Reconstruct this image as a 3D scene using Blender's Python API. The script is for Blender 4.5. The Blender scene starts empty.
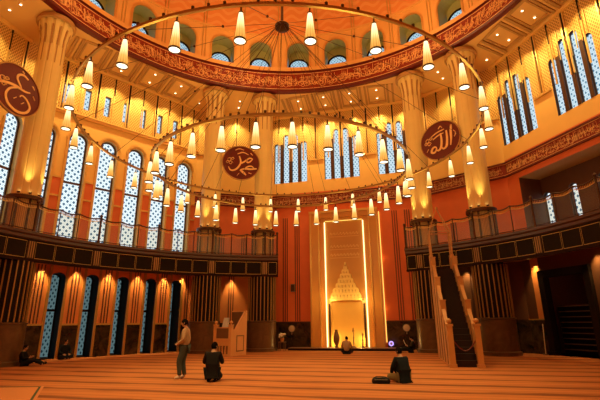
import bpy, bmesh, math, random
from math import sin, cos, pi, radians, degrees, sqrt, atan2, tan
from mathutils import Vector, Matrix
random.seed(7)
SC = bpy.context.scene
COL = SC.collection
AP = 14.195            # apothem of the hexagonal hall
CH = 14.85             # distance of the cut corners
HALF = 5.13            # half length of a wall between the cut corners
RB = 12.28             # inner edge of the gallery
ZW, ZS, ZL, ZF = 1.64, 4.62, 4.33, 5.42   # wainscot, gallery soffit, gallery floor
ZC = 16.42             # cornice

# ------------------------------------------------------------------ materials
def pol(r, a, z): return (r * sin(a), r * cos(a), z)
MATS = {}
def newmat(name):
    m = bpy.data.materials.new(name); m.use_nodes = True
    nt = m.node_tree; nt.nodes.clear()
    out = nt.nodes.new('ShaderNodeOutputMaterial')
    MATS[name] = m
    return m, nt, out
def N(nt, t, **kw):
    n = nt.nodes.new(t)
    for k, v in kw.items():
        if k.startswith('i_'):
            key = k[2:]
            n.inputs[int(key) if key.isdigit() else key.replace('_', ' ')].default_value = v
        else: setattr(n, k, v)
    return n
def math_(nt, op, a, b=None, c=None):
    n = nt.nodes.new('ShaderNodeMath'); n.operation = op
    for i, x in enumerate((a, b, c)):
        if x is None: continue
        if isinstance(x, (int, float)): n.inputs[i].default_value = x
        else: nt.links.new(x, n.inputs[i])
    return n.outputs[0]
def mixc(nt, f, a, b):
    n = nt.nodes.new('ShaderNodeMix'); n.data_type = 'RGBA'
    for s, x in ((n.inputs[0], f), (n.inputs[6], a), (n.inputs[7], b)):
        if isinstance(x, (int, float)): s.default_value = x
        elif isinstance(x, tuple): s.default_value = (*x[:3], 1)
        else: nt.links.new(x, s)
    return n.outputs[2]
def uvs(nt):
    tc = N(nt, 'ShaderNodeTexCoord'); sp = N(nt, 'ShaderNodeSeparateXYZ')
    nt.links.new(tc.outputs['UV'], sp.inputs[0])
    return tc, sp.outputs[0], sp.outputs[1]
def noise(nt, vec, scale, detail=3, rough=.5, dist=0):
    n = N(nt, 'ShaderNodeTexNoise'); n.inputs['Scale'].default_value = scale
    n.inputs['Detail'].default_value = detail; n.inputs['Roughness'].default_value = rough
    n.inputs['Distortion'].default_value = dist
    if vec is not None: nt.links.new(vec, n.inputs['Vector'])
    return n.outputs[0]
def scaled(nt, vec, sx, sy, sz=1):
    m = N(nt, 'ShaderNodeMapping'); m.inputs['Scale'].default_value = (sx, sy, sz)
    nt.links.new(vec, m.inputs[0]); return m.outputs[0]
def bsdf(nt, out, col, rough=.5, metal=0., spec=.5, bump=None, bstr=.2):
    b = N(nt, 'ShaderNodeBsdfPrincipled')
    if isinstance(col, tuple): b.inputs['Base Color'].default_value = (*col[:3], 1)
    else: nt.links.new(col, b.inputs['Base Color'])
    b.inputs['Roughness'].default_value = rough; b.inputs['Metallic'].default_value = metal
    b.inputs['Specular IOR Level'].default_value = spec
    if bump is not None:
        bp = N(nt, 'ShaderNodeBump'); bp.inputs['Strength'].default_value = bstr; bp.inputs['Distance'].default_value = .05
        nt.links.new(bump, bp.inputs['Height']); nt.links.new(bp.outputs[0], b.inputs['Normal'])
    nt.links.new(b.outputs[0], out.inputs[0]); return b
def plain(name, col, rough=.5, metal=0., amt=.12, scale=4., spec=.5):
    m, nt, out = newmat(name)
    tc = N(nt, 'ShaderNodeTexCoord')
    f = noise(nt, tc.outputs['Object'], scale, 4)
    lo = tuple(c * (1 - amt) for c in col); hi = tuple(min(1, c * (1 + amt)) for c in col)
    bsdf(nt, out, mixc(nt, f, lo, hi), rough, metal, spec)
    return m
def emis(name, col, s):
    m, nt, out = newmat(name)
    e = N(nt, 'ShaderNodeEmission'); e.inputs[0].default_value = (*col, 1); e.inputs[1].default_value = s
    nt.links.new(e.outputs[0], out.inputs[0]); return m

plain('plaster', (.90, .50, .13), .55, 0, .08, 1.2)
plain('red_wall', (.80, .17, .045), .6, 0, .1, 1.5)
plain('gold', (.80, .52, .17), .38, .75, .1)
plain('pier_slat', (.42, .22, .06), .5, .2, .1)
plain('frieze_red', (.24, .016, .005), .5, 0, .12, 2.)
plain('wood_honey_lit', (.80, .42, .16), .45, 0, .1, 3.)  # honey wood again, its brighter lighting put into the colour
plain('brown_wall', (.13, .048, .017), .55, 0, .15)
plain('gold_jamb', (.48, .26, .06), .5, .1, .1)
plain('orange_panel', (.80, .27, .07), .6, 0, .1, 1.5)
plain('strip_brown', (.10, .03, .010), .6, 0, .2)
plain('ring_brass', (.42, .22, .06), .4, .4, .1)
plain('gold_paint', (.62, .38, .10), .45, .3, .1)
plain('black_strip', (.014, .008, .004), .7, 0, .2, 4., .15)
plain('column_cream', (.88, .62, .22), .42, 0, .06, 2.)
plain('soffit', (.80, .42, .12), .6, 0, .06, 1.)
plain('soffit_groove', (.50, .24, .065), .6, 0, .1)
plain('bronze', (.09, .038, .015), .35, .5, .2)
plain('dark_wood', (.016, .008, .004), .7, 0, .3, 6., .15)
plain('fascia_dark', (.028, .010, .004), .7, 0, .25, 3., .15)
plain('ledge', (.09, .028, .010), .35, 0, .2, 3.)
plain('niche_daylit_green', (.40, .38, .14), .6, 0, .1)  # olive holds the mix of daylight and lamp light in the niches
plain('mihrab_stone', (.74, .36, .09), .35, 0, .07, 2.)
plain('mihrab_panel', (.66, .32, .08), .4, 0, .07, 2.)
plain('mihrab_back', (.86, .52, .14), .35, 0, .05, 2.)
plain('muqarnas', (.95, .70, .26), .4, .0, .06, 3.)
plain('wood_honey', (.58, .27, .085), .45, 0, .12, 3.)
plain('wood_panel', (.20, .10, .045), .45, 0, .15, 5.)
plain('carpet_dark', (.03, .012, .008), .95, 0, .3, 8.)
plain('lettering_gold', (.95, .56, .22), .45, .0, .05)
plain('medallion_red', (.13, .008, .004), .4, 0, .1, 3.)
plain('skin', (.55, .30, .18), .5, 0, .05)
plain('hair_black', (.008, .006, .005), .9, 0, .2, 9., .05)
plain('shirt_beige', (.50, .36, .22), .8, 0, .1, 10., .1)
plain('shirt_cream', (.46, .30, .17), .8, 0, .1, 10., .1)
plain('jacket_black', (.014, .012, .012), .7, 0, .2, 10., .1)
plain('jacket_navy', (.012, .016, .022), .8, 0, .2, 10., .1)
plain('trousers_grey', (.065, .085, .08), .85, 0, .1, 10., .1)
plain('trousers_dark', (.013, .015, .022), .85, 0, .1, 10., .1)
plain('trousers_olive', (.22, .15, .06), .85, 0, .1, 10., .1)
plain('sock_white', (.75, .68, .6), .8, 0, .05)
plain('bag_black', (.010, .009, .010), .6, 0, .2, 8., .1)
plain('white_cloth', (.7, .66, .62), .8, 0, .05)
plain('white_plastic', (.70, .50, .30), .5, 0, .05)
plain('grey_plastic', (.25, .17, .11), .5, 0, .05)
plain('rug_field', (.60, .21, .06), .95, 0, .1, 30.)
plain('rug_border', (.05, .06, .02), .95, 0, .2, 30.)
plain('flower_white', (.8, .7, .58), .8, 0, .1)
plain('leaf_green', (.10, .13, .03), .7, 0, .2)
plain('shoe_mix', (.30, .20, .14), .6, 0, .5, 9.)

def marble():
    m, nt, out = newmat('marble_dark')
    tc = N(nt, 'ShaderNodeTexCoord')
    f = noise(nt, tc.outputs['Object'], 1.6, 8, .62, 1.2)
    r = N(nt, 'ShaderNodeValToRGB'); r.color_ramp.elements[0].position = .42; r.color_ramp.elements[1].position = .72
    r.color_ramp.elements[0].color = (.020, .013, .008, 1); r.color_ramp.elements[1].color = (.11, .065, .03, 1)
    nt.links.new(f, r.inputs[0]); bsdf(nt, out, r.outputs[0], .22)
marble()
def marble_pier():
    m, nt, out = newmat('marble_pier')
    tc = N(nt, 'ShaderNodeTexCoord')
    f = noise(nt, tc.outputs['Object'], 2.2, 8, .62, 1.5)
    bsdf(nt, out, mixc(nt, f, (.05, .028, .012), (.24, .13, .055)), .3)
marble_pier()
def carpet():
    m, nt, out = newmat('carpet')
    tc = N(nt, 'ShaderNodeTexCoord'); sp = N(nt, 'ShaderNodeSeparateXYZ'); nt.links.new(tc.outputs['Object'], sp.inputs[0])
    w = noise(nt, scaled(nt, tc.outputs['Object'], .12, .5), 1.2, 3)
    w2 = noise(nt, scaled(nt, tc.outputs['Object'], .5, 6), 1., 4)
    y = math_(nt, 'ADD', sp.outputs[1], math_(nt, 'MULTIPLY', math_(nt, 'SUBTRACT', w, .5), .35))
    fr = math_(nt, 'FRACT', math_(nt, 'MULTIPLY', y, 1 / 1.22))
    d = math_(nt, 'ABSOLUTE', math_(nt, 'SUBTRACT', fr, .5))
    band = math_(nt, 'SMOOTHSTEP', d, .10, .28) if False else None
    mr = N(nt, 'ShaderNodeMapRange'); mr.interpolation_type = 'SMOOTHSTEP'
    mr.inputs[1].default_value = .0; mr.inputs[2].default_value = .24; mr.inputs[3].default_value = 1; mr.inputs[4].default_value = 0
    nt.links.new(math_(nt, 'ADD', d, math_(nt, 'MULTIPLY', math_(nt, 'SUBTRACT', w2, .5), .7)), mr.inputs[0])
    # thinner second streak inside every row
    fr2 = math_(nt, 'FRACT', math_(nt, 'MULTIPLY', y, 3 / 1.22))
    d2 = math_(nt, 'ABSOLUTE', math_(nt, 'SUBTRACT', fr2, .5))
    mr2 = N(nt, 'ShaderNodeMapRange'); mr2.interpolation_type = 'SMOOTHSTEP'
    mr2.inputs[1].default_value = .05; mr2.inputs[2].default_value = .2; mr2.inputs[3].default_value = .35; mr2.inputs[4].default_value = 0
    nt.links.new(d2, mr2.inputs[0])
    f = math_(nt, 'MINIMUM', math_(nt, 'ADD', mr.outputs[0], mr2.outputs[0]), 1)
    fine = noise(nt, tc.outputs['Object'], 60, 2)
    c = mixc(nt, f, (.56, .19, .055), (.18, .048, .018))
    c2 = mixc(nt, math_(nt, 'MULTIPLY', fine, .25), c, (.45, .20, .08))
    bsdf(nt, out, c2, .95, 0, .15)
carpet()
def meshgold():
    m, nt, out = newmat('mesh_gold')
    tc, u, v = uvs(nt)
    def diag(sg):
        a = math_(nt, 'ADD', math_(nt, 'MULTIPLY', u, sg / .15), math_(nt, 'MULTIPLY', v, 1 / .21))
        return math_(nt, 'ABSOLUTE', math_(nt, 'SUBTRACT', math_(nt, 'FRACT', a), .5))
    l = math_(nt, 'MINIMUM', diag(1), diag(-1))
    f = math_(nt, 'LESS_THAN', l, .13)
    c = mixc(nt, f, (.50, .24, .045), (.96, .62, .18))
    bsdf(nt, out, c, .45, .25, .5, f, .5)
meshgold()
def ribbed():
    # fine vertical reeding on gilt panels
    m, nt, out = newmat('reeded_gold')
    tc, u, v = uvs(nt)
    a = math_(nt, 'ABSOLUTE', math_(nt, 'SUBTRACT', math_(nt, 'FRACT', math_(nt, 'MULTIPLY', u, 1 / .12)), .5))
    c = mixc(nt, math_(nt, 'LESS_THAN', a, .16), (.70, .42, .14), (.36, .19, .055))
    bsdf(nt, out, c, .5, .2)
ribbed()
def lattice(name, col, dot, s, a=.165, b=.185, ds=.24):
    m, nt, out = newmat(name)
    tc, u, v = uvs(nt)
    p = math_(nt, 'ADD', math_(nt, 'MULTIPLY', u, 1 / (2 * a)), math_(nt, 'MULTIPLY', v, 1 / (2 * b)))
    q = math_(nt, 'SUBTRACT', math_(nt, 'MULTIPLY', u, 1 / (2 * a)), math_(nt, 'MULTIPLY', v, 1 / (2 * b)))
    fp = math_(nt, 'ABSOLUTE', math_(nt, 'SUBTRACT', math_(nt, 'FRACT', p), .5))
    fq = math_(nt, 'ABSOLUTE', math_(nt, 'SUBTRACT', math_(nt, 'FRACT', q), .5))
    mx = math_(nt, 'MAXIMUM', fp, fq)
    isdot = math_(nt, 'LESS_THAN', mx, ds)
    line = math_(nt, 'GREATER_THAN', mx, .455)
    c = mixc(nt, isdot, col, dot)
    c = mixc(nt, math_(nt, 'MULTIPLY', line, .45), c, dot)
    e = N(nt, 'ShaderNodeEmission'); nt.links.new(c, e.inputs[0]); e.inputs[1].default_value = s
    nt.links.new(e.outputs[0], out.inputs[0])
lattice('glass_tall', (.86, .97, .98), (.05, .13, .22), 1.15, .16, .18, .26)
lattice('glass_lower', (.28, .47, .49), (.02, .05, .065), .36, .11, .17, .27)
lattice('glass_upper', (.72, .88, .95), (.10, .24, .36), 1.0, .115, .16)
lattice('glass_drum', (.55, .78, .90), (.06, .18, .28), .9, .12, .12)
def dome_mat():
    m, nt, out = newmat('dome_paint')
    tc, u, v = uvs(nt)
    s = math_(nt, 'SINE', math_(nt, 'MULTIPLY', u, 2 * pi / 1.38))
    w = math_(nt, 'ADD', math_(nt, 'MULTIPLY', v, 1 / .62), math_(nt, 'MULTIPLY', s, .3))
    a = math_(nt, 'ABSOLUTE', math_(nt, 'SUBTRACT', math_(nt, 'FRACT', w), .5))
    f = math_(nt, 'LESS_THAN', a, .2)
    bsdf(nt, out, mixc(nt, f, (.80, .30, .08), (.84, .38, .12)), .6)
dome_mat()
def lampmat():
    m, nt, out = newmat('lamp_glass')
    tc = N(nt, 'ShaderNodeTexCoord'); sp = N(nt, 'ShaderNodeSeparateXYZ'); nt.links.new(tc.outputs['Object'], sp.inputs[0])
    r = N(nt, 'ShaderNodeValToRGB'); el = r.color_ramp.elements
    el[0].position = 0; el[0].color = (.95, .36, .05, 1); el[1].position = 1; el[1].color = (2.2, 1.7, .95, 1)
    e1 = el.new(.35); e1.color = (1.25, .62, .13, 1); e2 = el.new(.7); e2.color = (2.0, 1.4, .6, 1)
    mr = N(nt, 'ShaderNodeMapRange'); mr.inputs[1].default_value = -.87; mr.inputs[2].default_value = -.22
    nt.links.new(sp.outputs[2], mr.inputs[0]); nt.links.new(mr.outputs[0], r.inputs[0])
    tc2, u, v = uvs(nt)
    rb = math_(nt, 'ABSOLUTE', math_(nt, 'SUBTRACT', math_(nt, 'FRACT', math_(nt, 'MULTIPLY', u, 12 / (2 * pi * .042))), .5))
    e = N(nt, 'ShaderNodeEmission'); nt.links.new(r.outputs[0], e.inputs[0]); nt.links.new(math_(nt, 'ADD', math_(nt, 'MULTIPLY', rb, .9), .72), e.inputs[1])
    nt.links.new(e.outputs[0], out.inputs[0])
lampmat()
emis('bulb', (1, .86, .58), 2.6)
emis('downlight', (1, .85, .55), 6.)
emis('downlight_small', (1, .55, .2), 1.2)
emis('led', (1, .80, .36), 2.6)
emis('led_side', (1, .60, .12), 1.7)
emis('purple_glow', (.55, .35, 1.), 1.6)
def glass():
    m, nt, out = newmat('rail_glass')
    t = N(nt, 'ShaderNodeBsdfTransparent'); t.inputs[0].default_value = (.90, .82, .70, 1)
    g = N(nt, 'ShaderNodeBsdfGlossy'); g.inputs['Roughness'].default_value = .35
    mx = N(nt, 'ShaderNodeMixShader'); mx.inputs[0].default_value = .06
    nt.links.new(t.outputs[0], mx.inputs[1]); nt.links.new(g.outputs[0], mx.inputs[2]); nt.links.new(mx.outputs[0], out.inputs[0])
glass()

# ------------------------------------------------------------------ mesh builder
class MB:
    def __init__(self): self.v = []; self.f = []; self.m = []; self.uv = []; self.names = []
    def mi(self, mat):
        if mat not in self.names: self.names.append(mat)
        return self.names.index(mat)
    def face(self, pts, mat, uv=None):
        b = len(self.v); self.v += [tuple(p) for p in pts]
        self.f.append(tuple(range(b, b + len(pts)))); self.m.append(self.mi(mat))
        if uv is None:
            a, c, d = Vector(pts[0]), Vector(pts[1]), Vector(pts[2]); n = (c - a).cross(d - a)
            n = [abs(x) for x in n]; k = n.index(max(n))
            uv = [((p[0], p[2]) if k == 1 else (p[1], p[2]) if k == 0 else (p[0], p[1])) for p in pts]
        self.uv.append(uv)
    def quad(self, s0, s1, z0, z1, d, mat): self.face([(s0, d, z0), (s1, d, z0), (s1, d, z1), (s0, d, z1)], mat)
    def box(self, x0, x1, y0, y1, z0, z1, mat):
        p = [(x, y, z) for x in (x0, x1) for y in (y0, y1) for z in (z0, z1)]
        for q in ((0, 4, 5, 1), (2, 3, 7, 6), (0, 1, 3, 2), (4, 6, 7, 5), (0, 2, 6, 4), (1, 5, 7, 3)):
            self.face([p[i] for i in q], mat)
    def hexa(self, lo, hi, mat):   # two matching 4-point loops
        self.face(lo[::-1], mat); self.face(hi, mat)
        for i in range(4): self.face([lo[i], lo[(i + 1) % 4], hi[(i + 1) % 4], hi[i]], mat)
    def grid(self, rows, mat, closed=False, uvf=None):
        n = len(rows[0]); base = len(self.v)
        for r in rows: self.v += [tuple(p) for p in r]
        k = self.mi(mat)
        for i in range(len(rows) - 1):
            for j in range(n if closed else n - 1):
                j2 = (j + 1) % n
                self.f.append((base + i * n + j, base + i * n + j2, base + (i + 1) * n + j2, base + (i + 1) * n + j)); self.m.append(k)
                if uvf: self.uv.append([uvf(i, j), uvf(i, j + 1), uvf(i + 1, j + 1), uvf(i + 1, j)])
                else: self.uv.append([(j, i), (j + 1, i), (j + 1, i + 1), (j, i + 1)])
    def lathe(self, prof, mat, n=48, a0=0., a1=2 * pi, c=(0, 0), rref=None, rmod=None):
        closed = abs(a1 - a0 - 2 * pi) < 1e-6
        m = n if closed else n + 1
        rows = []; vs = [0]
        for i, (r, z) in enumerate(prof):
            if i: vs.append(vs[-1] + sqrt((r - prof[i - 1][0]) ** 2 + (z - prof[i - 1][1]) ** 2))
            row = []
            for j in range(m):
                a = a0 + (a1 - a0) * j / n; rr = rmod(r, a, i) if rmod else r
                row.append((c[0] + rr * sin(a), c[1] + rr * cos(a), z))
            rows.append(row)
        R = rref or prof[0][0] or 1.
        self.grid(rows, mat, closed, lambda i, j: (R * (a1 - a0) * j / n, vs[i]))
    def disc(self, r, z, mat, n=24, c=(0, 0)):
        self.face([(c[0] + r * cos(2 * pi * j / n), c[1] + r * sin(2 * pi * j / n), z) for j in range(n)], mat)
    def tube(self, pts, r, mat, n=6, caps=True):
        pts = [Vector(p) for p in pts]; rows = []; nrm = None
        rs = r if isinstance(r, (list, tuple)) else [r] * len(pts)
        for i, p in enumerate(pts):
            t = (pts[min(i + 1, len(pts) - 1)] - pts[max(i - 1, 0)]).normalized()
            if nrm is None:
                nrm = t.orthogonal().normalized()
            else:
                nrm = (nrm - t * nrm.dot(t))
                nrm = nrm.normalized() if nrm.length > 1e-6 else t.orthogonal().normalized()
            b = t.cross(nrm)
            rows.append([p + (nrm * cos(2 * pi * j / n) + b * sin(2 * pi * j / n)) * rs[i] for j in range(n)])
        self.grid(rows, mat, True)
        if caps: self.face(rows[0][::-1], mat); self.face(rows[-1], mat)
    def ball(self, c, r, mat, n=10, sc=(1, 1, 1)):
        rows = []
        for i in range(n // 2 + 1):
            a = pi * i / (n // 2)
            rows.append([(c[0] + r * sc[0] * sin(a) * cos(2 * pi * j / n), c[1] + r * sc[1] * sin(a) * sin(2 * pi * j / n), c[2] + r * sc[2] * cos(a)) for j in range(n)])
        self.grid(rows, mat, True)
    def build(self, name, parent=None, M=None, smooth=None, loc=None):
        me = bpy.data.meshes.new(name); me.from_pydata(self.v, [], self.f)
        for n in self.names: me.materials.append(MATS[n])
        me.polygons.foreach_set('material_index', self.m)
        ul = me.uv_layers.new(name='UVMap'); flat = []
        for u in self.uv:
            for p in u: flat += [p[0], p[1]]
        ul.data.foreach_set('uv', flat)
        bm = bmesh.new(); bm.from_mesh(me); bmesh.ops.remove_doubles(bm, verts=bm.verts, dist=1e-5)
        bmesh.ops.recalc_face_normals(bm, faces=bm.faces); bm.to_mesh(me); bm.free()
        if smooth:
            me.shade_smooth(); me.set_sharp_from_angle(angle=radians(smooth))
        o = bpy.data.objects.new(name, me); COL.objects.link(o)
        if M is not None: o.matrix_world = M
        if loc is not None: o.location = loc
        if parent is not None: o.parent = parent
        return o
def tag(o, label=None, cat=None, group=None, kind=None):
    for k, v in (('label', label), ('category', cat), ('group', group), ('kind', kind)):
        if v: o[k] = v
    return o
def thing(name, label, cat, loc=(0, 0, 0), rz=0., group=None, M=None):
    o = bpy.data.objects.new(name, None); COL.objects.link(o); o.empty_display_size = .3
    if M is not None: o.matrix_world = M
    else: o.location = loc; o.rotation_euler = (0, 0, rz)
    return tag(o, label, cat, group)
def st(o): o['kind'] = 'structure'; return o
def part(mb, name, parent, smooth=None, label=None):
    o = mb.build(name, parent, smooth=smooth)
    if label: o['label'] = label
    return o
def frame(k, dist=AP):
    th = k * pi / 3
    n = Vector((sin(th), cos(th), 0)); t = Vector((cos(th), -sin(th), 0))
    M = Matrix.Identity(4); M.col[0][:3] = t; M.col[1][:3] = n; M.col[2][:3] = (0, 0, 1); M.col[3][:3] = n * dist
    return M
def rhex(az):   # distance from the axis to the inside of the wall
    best = 1e9
    for i in range(12):
        th = i * pi / 6; c = cos(az - th)
        if c > .05: best = min(best, (AP if i % 2 == 0 else CH) / c)
    return best
RI, ZR = 12.2, 17.1
def zsof(x, y):
    r = sqrt(x * x + y * y); R = rhex(atan2(x, y)); f = (R - r) / (R - RI)
    return ZC + (ZR - ZC) * max(0, min(1, f))
WN = [0]
def arch(c, w, zs, zt, n=10):
    return [(c - w / 2 * cos(pi * i / n), zs + (zt - zs) * sin(pi * i / n)) for i in range(n + 1)]
def bay(mb, s0, s1, z0, z1, op, mat, rev, depth=.35, d=0., sill=True, head=True):
    """wall piece at depth d with one opening op = (centre, width, bottom, spring, top); top == spring gives a flat head"""
    c, w, zb, zs, zt = op; a, b = c - w / 2, c + w / 2
    if a > s0 + 1e-6: mb.quad(s0, a, z0, z1, d, mat)
    if b < s1 - 1e-6: mb.quad(b, s1, z0, z1, d, mat)
    if zb > z0 + 1e-6: mb.quad(a, b, z0, zb, d, mat)
    ap = arch(c, w, zs, zt) if zt > zs + 1e-6 else [(a, zs), (b, zs)]
    for (x0, y0), (x1, y1) in zip(ap, ap[1:]):
        mb.face([(x0, d, y0), (x1, d, y1), (x1, d, z1), (x0, d, z1)], mat)
    out = [(a, zb)] + ap + [(b, zb)]
    for (x0, y0), (x1, y1) in zip(out, out[1:] + out[:1]):
        if not sill and y0 == y1 == zb or not head and y0 == y1 == zs: continue
        mb.face([(x0, d, y0), (x1, d, y1), (x1, d + depth, y1), (x0, d + depth, y0)], rev)
def window(M, op, d, glass, fmat='bronze', fw=.06, bars=(), name=None):
    """the window that closes such an opening: a frame and one patterned pane"""
    c, w, zb, zs, zt = op; WN[0] += 1
    ap = arch(c, w, zs, zt) if zt > zs + 1e-6 else [(c - w / 2, zs), (c + w / 2, zs)]
    out = [(c - w / 2, zb)] + ap + [(c + w / 2, zb)]
    k = len(out); cz = (zb + zs) / 2
    ins = []
    for (x, z) in out:
        nx = x + (fw if x < c - 1e-4 else -fw if x > c + 1e-4 else 0) * (abs(x - c) / (w / 2))
        nz = z - fw * (z - zs) / max(zt - zs, 1e-3) if (z > zs and zt > zs) else (zb + fw if z == zb else (z - fw if zt <= zs else z))
        ins.append((nx, nz))
    f = MB(); y0, y1 = d - .07, d + .02
    for i in range(k):
        j = (i + 1) % k
        f.face([(out[i][0], y0, out[i][1]), (out[j][0], y0, out[j][1]), (ins[j][0], y0, ins[j][1]), (ins[i][0], y0, ins[i][1])], fmat)
        f.face([(ins[i][0], y0, ins[i][1]), (ins[j][0], y0, ins[j][1]), (ins[j][0], y1, ins[j][1]), (ins[i][0], y1, ins[i][1])], fmat)
    for zb_ in bars: f.box(c - w / 2, c + w / 2, y0, y1 - .03, zb_ - .06, zb_ + .06, fmat)
    o = st(f.build(name or 'window_%d' % WN[0], M=M))
    p = MB(); p.face([(x, d, z) for x, z in out], glass)
    part(p, 'pane', o)
    return o

# ------------------------------------------------------------------ floor
fl = MB(); fl.face([(-20, -20, 0), (20, -20, 0), (20, 20, 0), (-20, 20, 0)], 'carpet')
st(fl.build('floor'))

# ------------------------------------------------------------------ walls
def strips(mb, c, z0, z1, n=3, gap=.13, w=.05, mat='black_strip', d=-.03, side='gold_paint'):
    for i in range(n):
        x = c + (i - (n - 1) / 2) * gap
        mb.box(x - w / 2, x + w / 2, d, 0, z0, z1, mat)
def upper_zone(mb, z0, half=HALF, win=None):
    """gilt screen under the cornice with its posts"""
    P = 1.84; n = int(half / (P / 2))
    for i in range(-n, n + 1):
        s = i * P / 2
        if i % 2 == 0:
            for x in (-.09, .09):
                mb.box(s + x - .035, s + x + .035, -.06, 0, z0, ZC, 'gold')
            mb.box(s - .05, s + .05, -.03, 0, 14.9, ZC, 'black_strip'); mb.box(s - .02, s + .02, -.03, 0, z0, 14.9, 'bronze')
        else:
            mb.box(s - .04, s + .04, -.05, 0, z0, ZC - .35, 'gold')
            mb.box(s - .035, s + .035, -.055, 0, 15.1, ZC - .05, 'black_strip')
    mb.box(-half, half, -.14, 0, ZC - .16, ZC + .02, 'plaster')

# --- wall_left : tall arched windows above the gallery, narrow windows below
ML = frame(-1)
wl = MB()
B = 1.674
edges = [-HALF] + [(i - 2) * B for i in range(5)] + [HALF]
cent = [(i - 2.5) * B for i in range(6)]
LOW = [(c, .66, .02, 4.0, 4.22) for c in cent]
TALL = [(c, .98, ZF, 11.6, 12.1) for c in cent]
for i, c in enumerate(cent):
    s0, s1 = edges[i], edges[i + 1]
    bay(wl, s0, s1, 0, ZW, (c, .66, .0, ZW, ZW), 'marble_dark', 'black_strip', .95, head=False)
    bay(wl, s0, s1, ZW, ZS, (c, .66, ZW, 4.0, 4.22), 'orange_panel', 'black_strip', .95, sill=False)
    for x in (c - .39, c + .39): wl.box(x - .06, x + .06, -.07, 0, 0, ZS, 'gold_jamb')
    bay(wl, s0, s1, ZF, 12.5, TALL[i], 'plaster', 'gold_paint', .3)
    # gilt jambs and stepped archivolt
    for x in (c - .56, c + .56): wl.box(x - .06, x + .06, -.07, 0, ZF, 11.6, 'gold')
    for (w0, w1, dd) in ((1.02, 1.18, -.05), (1.18, 1.34, -.09)):
        a0, a1 = arch(c, w0, 11.6, 11.6 + w0 * .52), arch(c, w1, 11.6, 11.6 + w1 * .55)
        for (p0, p1, q0, q1) in zip(a0, a0[1:], a1, a1[1:]):
            wl.face([(p0[0], dd, p0[1]), (p1[0], dd, p1[1]), (q1[0], dd, q1[1]), (q0[0], dd, q0[1])], 'gold')
            wl.face([(q0[0], dd, q0[1]), (q1[0], dd, q1[1]), (q1[0], 0, q1[1]), (q0[0], 0, q0[1])], 'gold')
for i in range(-3, 4):
    s = i * B; a, b = max(s - .25, -HALF), min(s + .25, HALF)
    if abs(s) > HALF: a, b = (HALF - .1, HALF) if s > 0 else (-HALF, -HALF + .1)
    wl.box(a + .02, b - .02, -.03, 0, ZF, 9.3, 'red_wall')
    for z in (8.25, 9.3): wl.box(a, b, -.06, 0, z - .05, z + .05, 'gold')
    if abs(s) < HALF: strips(wl, s, ZW + .05, ZS - .05, 3, .15, .05, 'strip_brown')
    wl.box(max(s - .40, -HALF), min(s + .40, HALF), -.04, 0, ZW - .05, ZW + .04, 'gold_paint')
wl.quad(-HALF, HALF, 12.5, 13.05, 0, 'plaster')
wl.box(-HALF, HALF, -.12, 0, 12.96, 13.12, 'gold')
wl.box(-HALF, HALF, -.18, 0, 13.12, 13.2, 'plaster')
SW = [(-3.5 + 1.13 * i, .34, 13.62, 14.94, 14.94) for i in range(7)]
e2 = [-HALF] + [-3.5 + 1.13 * (i + .5) for i in range(6)] + [HALF]
for i in range(7): bay(wl, e2[i], e2[i + 1], 13.05, ZC, SW[i], 'mesh_gold', 'gold_paint', .25)
upper_zone(wl, 13.2)
wl.quad(-HALF, HALF, ZS, ZF, 0, 'plaster')
st(wl.build('wall_left', M=ML))
for op in LOW: window(ML, op, .9, 'glass_lower', 'black_strip', .05, (2.35,))
for op in TALL: window(ML, op, .28, 'glass_tall', 'bronze', .08, (9.15,))
for op in SW: window(ML, op, .22, 'glass_upper', 'bronze', .03)

# --- front and right upper zone: groups of four slender windows
def group_windows(mb, M, z0, glassm='glass_upper'):
    wins = []
    for gc in (-3.72, 0, 3.72):
        for x in (-.67, -.01, .65):
            if abs(gc + x) < HALF - .15: mb.box(gc + x - .105, gc + x + .105, -.02, 0, 11.2, 14.2, 'bronze')
    cs = [-3.72, 0, 3.72]
    for g, gc in enumerate(cs):
        for i, off in enumerate((-1., -.34, .32, .98)):
            c = gc + off
            if abs(c) + .22 > HALF: continue
            zt = (14.3, 14.95, 14.95, 14.3)[i]
            wins.append((c, .46, 11.2, zt - .22, zt))
    wins.sort()
    e = [-HALF] + [(a[0] + b[0]) / 2 for a, b in zip(wins, wins[1:])] + [HALF]
    for i, w in enumerate(wins):
        bay(mb, e[i], e[i + 1], z0, 12.76, (w[0], w[1], w[2], 12.76, 12.76), 'plaster', 'bronze', .2, head=False)
        bay(mb, e[i], e[i + 1], 12.76, ZC, (w[0], w[1], 12.76, w[3], w[4]), 'mesh_gold', 'bronze', .2, sill=False)
    # ledge between the groups
    for a, b in ((-HALF, -HALF + .05), (-2.42, -1.3), (1.3, 2.42)):
        mb.box(a, b, -.10, 0, 12.68, 12.8, 'gold')
    for gc in cs:
        for k in range(8):   # gilt slats crossing the heads of the windows
            s = gc - 1.1 + k * 2.2 / 7
            if abs(s) < HALF - .05: mb.box(s - .018, s + .018, -.04, 0, 13.6 + .6 * abs(s - gc), 15.6, 'gold')
    upper_zone(mb, 12.8)
    return wins

MF = frame(0)
wf = MB()
wf.quad(-HALF, -2.35, 0, ZW, 0, 'marble_dark'); wf.quad(2.35, HALF, 0, ZW, 0, 'marble_dark')
wf.quad(-HALF, HALF, ZW, 9.36, 0, 'red_wall'); wf.quad(-2.35, 2.35, 0, ZW, 0, 'red_wall')
for a, b in ((-HALF, -2.4), (2.4, HALF)): wf.box(a, b, -.05, 0, ZW - .04, ZW + .03, 'bronze')
for c in (-4.12, -3.28, 3.3, 4.1): strips(wf, c, ZW + .05, 8.6, 3, .14, .05, 'strip_brown')
winsF = group_windows(wf, MF, 10.35)
st(wf.build('wall_front', M=MF))
for op in winsF: window(MF, op, .16, 'glass_upper', 'bronze', .03)

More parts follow.
